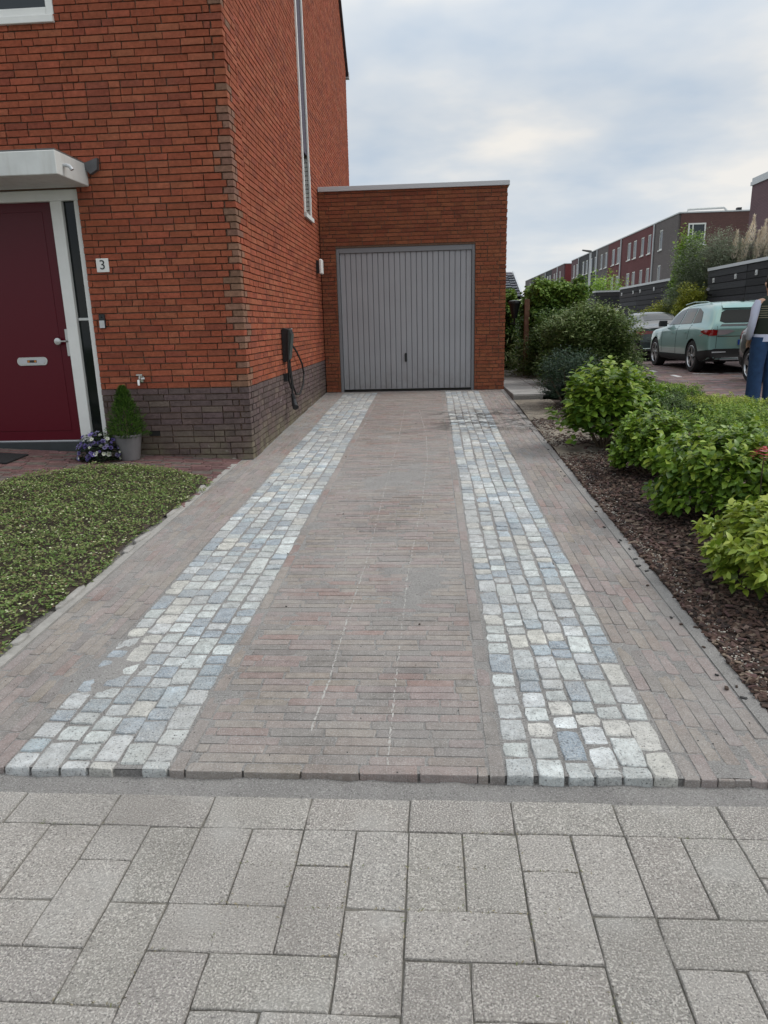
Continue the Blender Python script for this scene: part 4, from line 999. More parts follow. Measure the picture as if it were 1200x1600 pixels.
# dwarf conifer in pot
t = empty('potted_conifer', (-3.06, 6.90, glz(-3.06, 6.9))); tag(t, 'small cone shaped conifer in a grey pot beside the front door', 'potted plant')
MB().lathe([(.098, 0), (.135, .235), (.142, .24), (.142, .258), (.128, .26), (.12, .225)], (0, 0, 0.004), 28).build('pot', M['pot'], t, smooth=True)
MB().tube([(0, 0, .2), (0, 0, .6)], [.012, .004], 6).build('trunk', M['bark'], t)
cp = lt(pick((.05, .115, .022), .2, 4)+pick((.11, .20, .035), .15, 4), 2, .3)
P = []
for k in range(5200):
    h = RNG.random()**1.3; th = RNG.uniform(0, 6.28); lob = 1+.16*math.sin(th*4+h*14)+.12*math.sin(th*7-h*23)+.1*math.sin(h*31+th*2)
    r_ = .195*(1-h)**.8*min(1, .72+h*2.4)*lob*RNG.uniform(.55, 1.08)+.006
    dd = (math.cos(th), math.sin(th), .9+h)
    P.append((int(RNG.integers(8)), rot_to(dd, RNG.normal(0, .4))*RNG.uniform(.02, .042), np.array([r_*math.cos(th), r_*math.sin(th), .23+h*.50])))
joined('foliage', t, cp, P, M['leafs'])
# petunias
t = empty('petunias', (-3.33, 6.80, glz(-3.33, 6.8))); tag(t, 'low planter of purple and white petunias in front of the door frame', 'flowers')
MB().lathe([(.10, 0), (.13, .12), (.13, .13), (.11, .12)], (0, 0, .003), 16).build('bowl', M['matblack'], t)
P = []; tp = lt(pick((.02, .045, .018), .25, 4)+pick((.06, .10, .04), .2, 2), 2, .5)
def blob():
    d = RNG.normal(0, 1, 3); d /= np.linalg.norm(d); d[2] = abs(d[2]); return d*np.array([.235, .17, .30])*RNG.uniform(.55, 1.02)**.5, d
for k in range(1800):
    p, d = blob(); th = RNG.uniform(0, 6.28); P.append((int(RNG.integers(6)), rot_to((math.cos(th), math.sin(th), .3))*RNG.uniform(.02, .045), p))
joined('foliage', t, tp, P, M['leafs'])
def petal(c, c2):
    V = [(0, 0, -.35)]; C_ = [c2]
    for k in range(10): a = 2*math.pi*k/10; r_ = 1.0 if k % 2 else .82; V.append((r_*math.cos(a), r_*math.sin(a), .08 if k % 2 else -.02)); C_.append(c)
    return mk('flower', V, [(0, 1+k, 1+(k+1) % 10) for k in range(10)], np.array(C_))
pm = [petal((.17, .13, .42), (.03, .01, .08)), petal((.32, .27, .58), (.05, .02, .15)), petal((.75, .76, .72), (.5, .55, .3)), petal((.35, .33, .55), (.1, .05, .2))]
for q in pm: q.materials.append(M['flower'])
for k in range(110):
    p, d = blob(); d = d+np.array([0, -.5, .1]); p = p*1.04
    wsel = 2 if (p[0] > .03 and RNG.random() < .45) or RNG.random() < .12 else int(RNG.choice([0, 0, 1, 3]))
    o = bpy.data.objects.new('flower', pm[wsel]); COL.objects.link(o); o.parent = t; o.location = p
    o.rotation_euler = Vector(d).to_track_quat('Z', 'Y').to_euler(); s_ = RNG.uniform(.014, .032); o.scale = (s_, s_, s_)
# door mat
t = MB().box((-4.95, 6.46, 0), (-4.10, 6.86, .018)); t = t.build('door_mat', mat('coir_mat', (.022, .022, .024), .98, bump=1, bscale=300), None, bev=.004)
for v in t.data.vertices: v.co.z += glz(v.co.x, v.co.y)+.003
tag(t, 'black rectangular door mat lying before the front door', 'doormat')

# ---------------------------------------------------------------- cars
def interp(tab, s):
    ks = [r_[0] for r_ in tab]
    if s <= ks[0]: return np.array(tab[0][1:], float)
    if s >= ks[-1]: return np.array(tab[-1][1:], float)
    i = max(j for j in range(len(ks)) if ks[j] <= s); t = (s-ks[i])/(ks[i+1]-ks[i])
    p = [np.array(tab[max(0, min(len(tab)-1, j))][1:], float) for j in (i-1, i, i+1, i+2)]
    kk = [ks[max(0, min(len(tab)-1, j))] for j in (i-1, i, i+1, i+2)]
    m1 = (p[2]-p[0])/max(kk[2]-kk[0], 1e-6)*(kk[2]-kk[1]); m2 = (p[3]-p[1])/max(kk[3]-kk[1], 1e-6)*(kk[2]-kk[1])
    h = t*t*(3-2*t)
    cub = (2*t**3-3*t*t+1)*p[1]+(t**3-2*t*t+t)*m1+(-2*t**3+3*t*t)*p[2]+(t**3-t*t)*m2
    lo, hi = np.minimum(p[1], p[2]), np.maximum(p[1], p[2])
    return np.clip(cub, lo, hi)
def car(name, label, spec, paint, loc, rz, group='cars parked along the street'):
    """spec table rows: y, halfwidth, z_bottom, z_shoulder, z_roof, half width at roof; y=0 is the rear"""
    root = empty(name, loc, rz); tag(root, label, 'car', group)
    tab = spec['tab']; L_ = spec['L']; N_ = 70; rake = spec['rake']; fr_ = spec.get('nose', .25)
    ring_n = 15
    S_ = [0, .012, .035, .07]+list(np.linspace(.12, L_-.12, N_))+[L_-.07, L_-.035, L_-.012, L_]
    V = []
    def ring(s, shr):
        w_, zb, zs, zr, wr = interp(tab, s); w_ = w_*(1-shr*.35); wr = wr*(1-shr*.3); zb += shr*.05; zr -= shr*.03
        mid = zb+(zs-zb)*.55
        pts = [(0, zb), (w_*.80, zb), (w_*.94, zb+.03), (w_*.985, zb+.12), (w_*1.0, mid-.08), (w_*1.0, mid+.06), (w_*.985, zs-.09), (w_*.955, zs-.015), (w_*.93, zs+.01)]
        dz = zr-zs
        k = min(1, max(0, dz)/.3)
        e = w_*.93*(1-k)+(wr+(w_*.93-wr)*.9)*k
        pts += [((w_*.93*.66+wr*.34) if k > .5 else w_*.90, zs+.01+max(dz, .02)*.33), (w_*.93*.32+wr*.68 if k > .5 else w_*.84, zs+.01+max(dz, .02)*.68), (wr*1.0, zr-.045*k-.012), (wr*.88, zr-.012*k-.004), (wr*.5, zr+.012), (0, zr+.018)]
        out_ = []
        for (x_, z_) in pts:
            y_ = s
            if s < L_*.5: y_ += rake(z_)*max(0, 1-s/.9)
            else: y_ -= spec['front'](z_)*max(0, 1-(L_-s)/.5)
            y_ += (0.10 if s < L_*.5 else -0.16)*(abs(x_)/w_)**4*max(0, 1-min(s, L_-s)/.5)  # rounded plan corners
            out_.append((x_, y_, z_))
        return out_
    rings = []
    for i, s in enumerate(S_):
        d = min(i, len(S_)-1-i); shr = [.16, .07, .025, .005][d] if d < 4 else 0
        h = ring(s, shr); full = h+[(-x_, y_, z_) for (x_, y_, z_) in h[-2:0:-1]]
        rings.append(full)
    n = len(rings[0]); V = [p for r_ in rings for p in r_]; F = []
    for i in range(len(rings)-1):
        for k in range(n): F.append((i*n+k, (i+1)*n+k, (i+1)*n+(k+1) % n, i*n+(k+1) % n))
    # end caps: strips across so they stay smooth
    for base, rev in ((0, False), ((len(rings)-1)*n, True)):
        h = ring_n
        for k in range(h-1):
            a, b = base+k, base+k+1; c_, d_ = base+(n-k-1) % n, base+(n-k) % n
            f = (a, b, c_, d_) if k else (a, b, base+n-1)
            if k == h-2: f = (a, b, base+n-k)
            elif k: f = (a, b, base+n-k-1, base+n-k)
            F.append(f if not rev else f[::-1])
    bm = bmesh.new(); vs_ = [bm.verts.new(p) for p in V]
    for f in F:
        try: bm.faces.new([vs_[i] for i in f])
        except ValueError: pass
    bmesh.ops.recalc_face_normals(bm, faces=bm.faces)
    bmt = bm.copy(); bmesh.ops.triangulate(bmt, faces=bmt.faces); bvh = BVHTree.FromBMesh(bmt)
    me = bpy.data.meshes.new('body'); bm.to_mesh(me); bm.free(); bmt.free()
    me.materials.append(paint); me.materials.append(M['matblack'])
    body = bpy.data.objects.new('body', me); COL.objects.link(body)
    rW = spec['wr']; arch = rW+.045
    cut = MB()
    for wy in spec['wheels']:
        for sx in (-1, 1): cut.lathe([(arch, -0.3), (arch, .4)], (sx*(spec['W']/2-.02)-.05, wy, rW), 32, 0)
    co = cut.build('cut', M['matblack'])
    md = body.modifiers.new('b', 'BOOLEAN'); md.operation = 'DIFFERENCE'; md.object = co; md.solver = 'EXACT'; md.material_mode = 'TRANSFER'
    bpy.context.view_layer.update()
    me2 = bpy.data.meshes.new_from_object(body.evaluated_get(bpy.context.evaluated_depsgraph_get()))
    bpy.data.objects.remove(body); bpy.data.objects.remove(co)
    me2.polygons.foreach_set('use_smooth', np.ones(len(me2.polygons), bool)); me2.set_sharp_from_angle(angle=R(38))
    body = bpy.data.objects.new('body', me2); COL.objects.link(body); body.parent = root
    # patches shrink-wrapped on the body
    def patch(nm, poly, side, m_, off=.006, parent=body, step=.05, thick=.012):
        xs_ = [p[0] for p in poly]; ys_ = [p[1] for p in poly]
        tri = tessellate_polygon([[Vector((p[0], p[1], 0)) for p in poly]])
        b = bmesh.new(); vv = [b.verts.new((p[0], p[1], 0)) for p in poly]
        b.faces.new(vv)
        # cut into a fine grid
        for ax, lo, hi in ((0, min(xs_), max(xs_)), (1, min(ys_), max(ys_))):
            k = max(1, int((hi-lo)/step))
            for i in range(1, k):
                c_ = lo+(hi-lo)*i/k; no = (1, 0, 0) if ax == 0 else (0, 1, 0); co_ = (c_, 0, 0) if ax == 0 else (0, c_, 0)
                bmesh.ops.bisect_plane(b, geom=list(b.verts)+list(b.edges)+list(b.faces), plane_co=co_, plane_no=no)
        for v in b.verts:
            p = v.co
            if side in ('L', 'R'):
                sg = -1 if side == 'L' else 1
                o_ = Vector((sg*3, p[0], p[1])); d_ = Vector((-sg, 0, 0))
            elif side == 'back': o_ = Vector((p[0], -2, p[1])); d_ = Vector((0, 1, 0))
            elif side == 'front': o_ = Vector((p[0], L_+2, p[1])); d_ = Vector((0, -1, 0))
            else: o_ = Vector((p[0], p[1], 4)); d_ = Vector((0, 0, -1))
            hit, nrm, idx, dist = bvh.ray_cast(o_, d_)
            if hit is None:
                hit, nrm, idx, dist = bvh.find_nearest(o_+d_*2.2)
            if nrm.dot(d_) > 0: nrm = -nrm
            v.co = hit+nrm*off
        ret = bmesh.ops.extrude_face_region(b, geom=list(b.faces))
        dv_ = {'L': Vector((1, 0, 0)), 'R': Vector((-1, 0, 0)), 'back': Vector((0, 1, 0)), 'front': Vector((0, -1, 0)), 'top': Vector((0, 0, -1))}[side]
        for v in [g for g in ret['geom'] if isinstance(g, bmesh.types.BMVert)]: v.co += dv_*thick
        bmesh.ops.recalc_face_normals(b, faces=b.faces)
        mm_ = bpy.data.meshes.new(nm); b.to_mesh(mm_); b.free(); mm_.polygons.foreach_set('use_smooth', np.ones(len(mm_.polygons), bool)); mm_.set_sharp_from_angle(angle=R(50))
        return link(nm, mm_, m_, parent)
    # wheels
    for wy in spec['wheels']:
        for sx in (-1, 1):
            xc_ = sx*(spec['W']/2-.125)
            w_ = empty('wheel', (xc_, wy, rW), 0, root)
            MB().lathe([(rW*.66, -.11), (rW*.93, -.115), (rW, -.085), (rW, .085), (rW*.93, .115), (rW*.66, .11), (rW*.66, -.11)], (0, 0, 0), 40, 0, False).build('tyre', M['matblack'], w_, smooth=True)
            rim = MB().lathe([(rW*.64, sx*-.1), (rW*.655, sx*.10), (rW*.70, sx*.113), (rW*.68, sx*.105), (rW*.62, sx*.08), (rW*.60, sx*.02), (rW*.05, sx*.015)], (0, 0, 0), 40, 0)
            rb = MB()
            for k in range(5):
                a = 2*math.pi*k/5+.3
                for da in (-.16, .16):
                    p0 = (rW*.10, a); p1 = (rW*.66, a+da)
                    q0 = Vector((0, math.cos(p0[1]), math.sin(p0[1])))*p0[0]; q1 = Vector((0, math.cos(p1[1]), math.sin(p1[1])))*p1[0]
                    tt = (q1-q0).cross(Vector((1, 0, 0))).normalized()
                    a0, a1 = .030, .022
                    A_ = [q0-tt*a0, q0+tt*a0, q1+tt*a1, q1-tt*a1]
                    rb.add([(sx*.075, p.y, p.z) for p in A_]+[(sx*(.105 if i_ > 1 else .10), p.y, p.z) for i_, p in enumerate(A_)], BOXF)
            MB().lathe([(rW*.60, -.05), (rW*.60, .05)], (0, 0, 0), 30, 0).build('brake', M['greypaint'], w_)
            sm = rb; sm.lathe([(rW*.14, sx*.07), (rW*.13, sx*.112), (rW*.05, sx*.118)], (0, 0, 0), 18, 0)
            sm.lathe([(rW*.665, sx*.075), (rW*.70, sx*.112), (rW*.665, sx*.117), (rW*.63, sx*.09)], (0, 0, 0), 40, 0, False)
            sm.build('rim', M['rim'], w_, smooth=True, angle=30)
    for it in spec['patches']:
        nm, poly, side, mk_ = it[:4]; off = it[4] if len(it) > 4 else .006
        sides = ('L', 'R') if side == 'LR' else (side,)
        for sd_ in sides: patch(nm, poly, sd_, M[mk_], off)
    for nm, fn, mk_ in spec.get('extra', ()):
        fn(MB()).build(nm, M[mk_], body, bev=.006)
    return root
def mirror_(y_, z_, W):
    def f(mb):
        for sx in (-1, 1):
            mb.prism([(y_-.02, z_-.06), (y_+.10, z_-.07), (y_+.13, z_+.02), (y_+.05, z_+.09), (y_-.03, z_+.08)], 0, sx*(W/2-.04), sx*(W/2+.14))
        return mb
    return f
# mint SUV. y from the rear
suv = dict(L=4.65, W=1.88, wr=.365, wheels=(0.98, 3.745),
    tab=[(0.0, .90, .34, .98, 1.46, .66), (.25, .925, .28, 1.03, 1.53, .68), (.8, .94, .24, 1.06, 1.57, .66), (1.6, .94, .22, 1.04, 1.58, .65), (2.3, .935, .22, 1.02, 1.55, .63), (2.85, .935, .22, 1.00, 1.46, .62), (3.25, .94, .22, .98, 1.18, .66), (3.5, .935, .23, .96, 1.05, .74), (4.1, .92, .24, .92, .96, .70), (4.5, .86, .28, .80, .84, .60), (4.65, .78, .34, .70, .74, .50)],
    rake=lambda z: max(0, (z-1.0))*.62-.0 + .05*max(0, .5-z)*0, front=lambda z: max(0, z-.55)*.5,
    patches=[('window', [(.72, 1.13), (.90, 1.36), (1.18, 1.44), (1.28, 1.445), (1.24, 1.11)], 'LR', 'glass'),
             ('window', [(1.30, 1.11), (1.34, 1.45), (2.02, 1.46), (2.08, 1.09)], 'LR', 'glassblue'), ('window', [(2.14, 1.09), (2.10, 1.46), (2.45, 1.42), (3.02, 1.19), (3.08, 1.07)], 'LR', 'glassblue'),
             ('rear_window', [(-.66, 1.15), (-.60, 1.34), (-.5, 1.39), (.5, 1.39), (.60, 1.34), (.66, 1.15), (.55, 1.11), (-.55, 1.11)], 'back', 'glass'),
             ('rear_spoiler', [(-.58, 1.42), (-.56, 1.50), (.56, 1.50), (.58, 1.42)], 'back', 'mint', .05),
             ('lower_glass_trim', [(-.66, 1.04), (-.62, 1.085), (.62, 1.085), (.66, 1.04)], 'back', 'blackpaint', .008),
             ('tail_light', [(-.70, .85), (-.70, .975), (-.46, .975), (-.34, .94), (-.50, .87)], 'back', 'clearlens', .012), ('tail_light', [(.70, .85), (.70, .975), (.46, .975), (.34, .94), (.50, .87)], 'back', 'clearlens', .012),
             ('tail_light', [(.04, .85), (.04, .975), (.34, .965), (.50, .93), (.30, .88)], 'LR', 'redlens', .014),
             ('tail_light', [(-.93, .84), (-.93, .97), (-.715, .975), (-.715, .85)], 'back', 'redlens', .014), ('tail_light', [(.93, .84), (.93, .97), (.715, .975), (.715, .85)], 'back', 'redlens', .014),
             ('number_plate', [(-.25, .64), (-.25, .75), (.27, .75), (.27, .64)], 'back', 'yellow', .02), ('plate_strip', [(-.255, .64), (-.255, .75), (-.215, .75), (-.215, .64)], 'back', 'blue', .024),
             ('bumper', [(-.92, .30), (-.93, .50), (-.75, .56), (.75, .56), (.93, .50), (.92, .30)], 'back', 'matblack', .012),
             ('bumper_trim', [(-.62, .335), (-.60, .36), (.60, .36), (.62, .335)], 'back', 'alu', .02), ('reflector', [(-.80, .47), (-.80, .50), (-.5, .50), (-.5, .48)], 'back', 'alu', .018),
             ('bumper_side', [(.0, .26), (.02, .55), (.55, .50), (.60, .30)], 'LR', 'matblack', .012), ('sill', [(1.36, .25), (1.36, .40), (3.36, .38), (3.36, .25)], 'LR', 'matblack', .012),
             ('door_seam', [(2.10, .40), (2.10, 1.05), (2.112, 1.05), (2.112, .40)], 'LR', 'matblack', .003), ('door_seam', [(3.16, .42), (3.2, 1.0), (3.212, 1.0), (3.172, .42)], 'LR', 'matblack', .003), ('door_seam', [(1.30, .75), (1.22, 1.08), (1.232, 1.08), (1.312, .75)], 'LR', 'matblack', .003),
             ('tailgate_seam', [(-.72, .57), (-.72, 1.05), (-.712, 1.05), (-.712, .57)], 'back', 'matblack', .004), ('crease_shade_strip', [(-.70, .82), (-.70, .835), (.70, .835), (.70, .82)], 'back', 'greypaint', .004),  # tailgate crease drawn as a dark strip, its shade put into the colour
             ('door_handle', [(1.35, .885), (1.35, .91), (1.55, .915), (1.55, .89)], 'LR', 'mint', .03), ('door_handle', [(2.30, .875), (2.30, .90), (2.50, .905), (2.50, .88)], 'LR', 'mint', .03),
             ('headlight', [(4.22, .66), (4.18, .76), (4.5, .74), (4.55, .66)], 'LR', 'clearlens', .01)],
    extra=[('door_mirror', mirror_(2.98, 1.10, 1.86), 'black'), ('antenna', lambda mb: mb.prism([(.60, 1.55), (.80, 1.57), (.62, 1.66)], 0, -.02, .02), 'matblack'),
           ('roof_rail', lambda mb: mb.tube([(-.62, .75, 1.53), (-.64, 1.0, 1.585), (-.645, 1.8, 1.60), (-.64, 2.4, 1.55)], .014, 6).tube([(.62, .75, 1.53), (.64, 1.0, 1.585), (.645, 1.8, 1.60), (.64, 2.4, 1.55)], .014, 6), 'mint'),
           ('plate_letter', lambda mb: mb.box((-.19, -.035, .665), (-.175, -.03, .725)).box((-.174, -.035, .713), (-.15, -.03, .725)).box((-.174, -.035, .69), (-.155, -.03, .70)).box((-.174, -.035, .665), (-.15, -.03, .677)), 'black'),
           ('tailgate_letters', lambda mb: [mb.box((x_, -.005+.02, .90), (x_+.035, .02, .925)) for x_ in (-.13, -.06, .0, .07, .14)] and mb, 'chrome')])
sed = dict(L=4.75, W=1.83, wr=.335, wheels=(1.0, 3.85),
    tab=[(0.0, .84, .32, .90, .97, .60), (.2, .88, .25, .96, 1.02, .66), (.55, .905, .21, .98, 1.06, .66), (.85, .915, .20, .97, 1.16, .60), (1.45, .915, .20, .96, 1.39, .56), (2.1, .915, .20, .95, 1.43, .57), (2.7, .915, .20, .94, 1.36, .56), (3.3, .915, .21, .93, 1.05, .62), (3.7, .905, .22, .91, .96, .68), (4.3, .87, .24, .82, .86, .62), (4.6, .80, .30, .70, .74, .52), (4.75, .72, .34, .62, .66, .45)],
    rake=lambda z: max(0, z-.6)*.18, front=lambda z: max(0, z-.5)*.4,
    patches=[('rear_window', [(-.50, .95), (-.46, 1.47), (.46, 1.47), (.50, .95)], 'top', 'glassblue'),
             ('window', [(1.02, 1.03), (1.36, 1.30), (1.95, 1.375), (2.0, 1.02)], 'LR', 'glassblue'), ('window', [(2.06, 1.02), (2.02, 1.375), (2.45, 1.335), (3.0, 1.08), (3.02, 1.01)], 'LR', 'glassblue'),
             ('tail_light', [(-.86, .78), (-.85, .90), (-.40, .88), (-.34, .82)], 'back', 'redlens', .01), ('tail_light', [(.86, .78), (.85, .90), (.40, .88), (.34, .82)], 'back', 'redlens', .01), ('tail_light', [(.01, .78), (.02, .905), (.34, .90), (.28, .80)], 'LR', 'redlens', .01),
             ('number_plate', [(-.26, .62), (-.26, .73), (.26, .73), (.26, .62)], 'back', 'yellow', .012), ('trunk_seam', [(-.62, .60), (-.62, .615), (.62, .615), (.62, .60)], 'back', 'matblack', .004),
             ('diffuser', [(-.7, .24), (-.7, .36), (.7, .36), (.7, .24)], 'back', 'matblack', .01), ('bumper_trim', [(-.72, .37), (-.72, .385), (.72, .385), (.72, .37)], 'back', 'chrome', .012),
             ('door_seam', [(2.02, .35), (2.02, .98), (2.03, .98), (2.03, .35)], 'LR', 'matblack', .003)],
    extra=[('door_mirror', mirror_(2.95, 1.03, 1.82), 'blackpaint')])
sed['patches'][0] = ('rear_window', [(-.50, .90), (-.44, 1.40), (.44, 1.40), (.50, .90)], 'top', 'glassblue')
hat = dict(L=4.2, W=1.80, wr=.325, wheels=(.82, 3.4),
    tab=[(0.0, .82, .34, .94, 1.34, .52), (.25, .87, .26, .98, 1.42, .56), (.8, .895, .21, .98, 1.47, .58), (1.6, .90, .20, .96, 1.49, .58), (2.3, .90, .20, .95, 1.40, .57), (2.9, .90, .21, .94, 1.08, .62), (3.3, .89, .22, .92, .98, .68), (3.8, .86, .25, .82, .86, .60), (4.08, .80, .30, .70, .74, .50), (4.2, .72, .34, .62, .66, .45)],
    rake=lambda z: max(0, z-.95)*.5, front=lambda z: max(0, z-.5)*.5,
    patches=[('rear_window', [(-.52, 1.00), (-.46, 1.30), (.46, 1.30), (.52, 1.00)], 'back', 'glass'),
             ('window', [(.62, 1.04), (.85, 1.33), (1.55, 1.40), (1.62, 1.02)], 'LR', 'glass'), ('window', [(1.68, 1.02), (1.64, 1.40), (2.1, 1.36), (2.62, 1.10), (2.68, 1.01)], 'LR', 'glass'),
             ('tail_light', [(-.85, .80), (-.84, .98), (-.62, .98), (-.58, .82)], 'back', 'redlens', .01), ('tail_light', [(.85, .80), (.84, .98), (.62, .98), (.58, .82)], 'back', 'redlens', .01), ('tail_light', [(.01, .78), (.03, 1.0), (.22, .98), (.26, .82)], 'LR', 'redlens', .01),
             ('bumper', [(-.85, .28), (-.86, .44), (.86, .44), (.85, .28)], 'back', 'matblack', .01), ('bumper_side', [(.0, .26), (.02, .48), (.42, .46), (.44, .28)], 'LR', 'matblack', .01),
             ('number_plate', [(-.26, .60), (-.26, .71), (.26, .71), (.26, .60)], 'back', 'yellow', .012), ('door_seam', [(1.65, .35), (1.65, 1.0), (1.66, 1.0), (1.66, .35)], 'LR', 'matblack', .003)],
    extra=[('door_mirror', mirror_(2.6, 1.02, 1.79), 'black')])
car('parked_car', 'pale mint green suv parked between black sedan and dark hatchback', suv, M['mint'], (7.03, 16.35, .252), 0)
car('parked_car', 'glossy black sedan parked in front of the mint suv beside the large shrub', sed, M['blackpaint'], (7.08, 22.0, .252), 0)
car('parked_car', 'dark grey hatchback half hidden behind the person at right edge', hat, M['greypaint'], (7.05, 15.15, .252), math.pi)
car('parked_car', 'pale silver car furthest away, mostly hidden behind the large shrub', hat, M['silver'], (7.05, 31.0, .252), 0)

# ---------------------------------------------------------------- timber sheds across the street
PC = pick((.030, .030, .034), .25, 8, .03)+pick((.045, .045, .05), .15, 3)
TPl = [jbox(c, .0) for c in PC]
def shed(label, x0, y0, y1, depth, z0, z1, seams=(), vents=(), cat='shed', grey_front=False):
    root = empty('timber_shed', (0, 0, 0)); tag(root, label, cat, 'dark timber sheds across the street')
    MB().box((x0+.03, y0+.03, z0-.3), (x0+depth, y1-.03, z1-.08)).build('wall', M['matblack'], root)
    n = 13; h = (z1-.10-z0)/n; P = []
    brk = [y0]+list(seams)+[y1]
    for k in range(n):
        for a, b in zip(brk[:-1], brk[1:]):
            P.append((int(RNG.integers(len(TPl))), np.array([[.03, 0, 0], [0, b-a-.03, 0], [0, 0, h-.022]]), np.array([x0+.012+RNG.uniform(-.004, .004), (a+b)/2, z0+(k+.5)*h])))
        P.append((int(RNG.integers(len(TPl))), np.array([[depth-.05, 0, 0], [0, .03, 0], [0, 0, h-.022]]), np.array([x0+depth/2+.03, y0+.012+RNG.uniform(-.004, .004), z0+(k+.5)*h])))
    pieces('plank', root, TPl, P, M['plank'])
    MB().box((x0-.03, y0-.03, z1-.09), (x0+depth+.02, y1+.03, z1)).build('roof_edge', M['alu'], root)
    for k, (yy, zz) in enumerate(vents):
        v = MB().box((x0-.035, yy-.055, zz-.07), (x0-.0045, yy+.055, zz+.07)).build('vent_cover', M['white2'], root)
        MB().box((x0-.04, yy-.02, zz-.045), (x0-.036, yy+.03, zz+.0)).build('vent_opening', M['greypaint'], v)
    return root
ZS = .25
shed('dark plank shed with pale roof edge behind the mint suv at the right edge', 9.2, 14.0, 25.14, 5, ZS, 3.05, (18.1, 22.17), ((24.6, 2.64), (22.9, 2.66), (21.5, 2.68)))
shed('dark plank shed with four small vents behind the black sedan', 9.2, 28.94, 36.37, 3.2, ZS, 2.97, (33.4,), ((35.94, 2.65), (33.97, 2.66), (32.86, 2.66), (30.9, 2.67)))
shed('grey fronted timber shed furthest down the street, above the far shrub', 9.2, 41.41, 47.9, 2.6, ZS, 3.05, (), ((46.5, 2.7), (44.6, 2.7), (43.0, 2.7)))
t = empty('wall_light', (9.95, 28.90, 2.52)); tag(t, 'glowing square wall light on the shed end above the yellow shrub', 'lamp')
MB().box((-.10, -.12, -.10), (.10, 0.02, .10)).build('lamp_glass', mat('lit_lamp', (.8, .7, .3), .4, emit=((1, .85, .4), 1.6)), t, bev=.01); MB().box((-.11, -.125, .101), (.11, .02, .12)).build('cap', M['greypaint'], t)
t = empty('wall_fitting', (9.16, 24.75, 2.2)); tag(t, 'small angled spotlight fixed to the end of the dark shed', 'lamp')
MB().tube([(0.02, 0, 0), (-.12, -.1, .02), (-.2, -.25, .10)], .035, 8).build('arm', M['greypaint'], t); MB().tube([(-.2, -.2, .08), (-.22, -.42, .16)], .06, 8).build('spot_head', M['greypaint'], t)
t = empty('notice_board', (9.75, 41.3, -0.25)); tag(t, 'white framed glass box standing before the grey shed', 'cabinet')
MB().box((0, 0, 1.3), (1.2, .08, 2.35)).box((.5, .01, 0), (.6, .07, 1.29)).build('cabinet_frame', M['white'], t); MB().box((.12, -.01, 1.4), (1.1, -.001, 2.0)).build('glass_pane', M['glassblue'], t)

# ---------------------------------------------------------------- terraces of houses
def wallmat(name, c, c2):
    def ex(N, L, cc, pos, geo, b):
        br = N.new('ShaderNodeTexBrick'); br.inputs['Scale'].default_value = 1; br.inputs['Brick Width'].default_value = .22; br.inputs['Row Height'].default_value = .0625; br.inputs['Mortar Size'].default_value = .006
        cbn = N.new('ShaderNodeCombineXYZ'); sp = N.new('ShaderNodeSeparateXYZ'); L.new(pos, sp.inputs[0]); ad = N.new('ShaderNodeMath'); ad.operation = 'ADD'; L.new(sp.outputs[0], ad.inputs[0]); L.new(sp.outputs[1], ad.inputs[1])
        L.new(ad.outputs[0], cbn.inputs[0]); L.new(sp.outputs[2], cbn.inputs[1]); L.new(cbn.outputs[0], br.inputs['Vector'])
        br.inputs['Color1'].default_value = (*c, 1); br.inputs['Color2'].default_value = (*c2, 1); br.inputs['Mortar'].default_value = (c[0]*.5, c[1]*.5, c[2]*.5, 1)
        n_ = node_noise(N, L, pos, .35, .35, .7, 5)
        return mixc(N, L, mul(N, L, n_, .35), br.outputs['Color'], (c[0]*1.5+.01, c[1]*1.5+.01, c[2]*1.5+.012))
    return mat(name, c, .9, extra=ex)
WM = dict(grey=wallmat('grey_brick_facade', (.13, .115, .115), (.16, .14, .14)), maroon=wallmat('maroon_brick_facade', (.13, .045, .05), (.16, .06, .06)), char=wallmat('charcoal_brick_facade', (.05, .052, .058), (.07, .07, .075)),
          purple=wallmat('purple_brick_facade', (.12, .075, .085), (.15, .09, .10)), red=wallmat('red_brick_gable', (.16, .035, .035), (.19, .045, .045)), brown=wallmat('brown_brick_gable', (.115, .062, .058), (.14, .075, .068)))
XF = 17.84
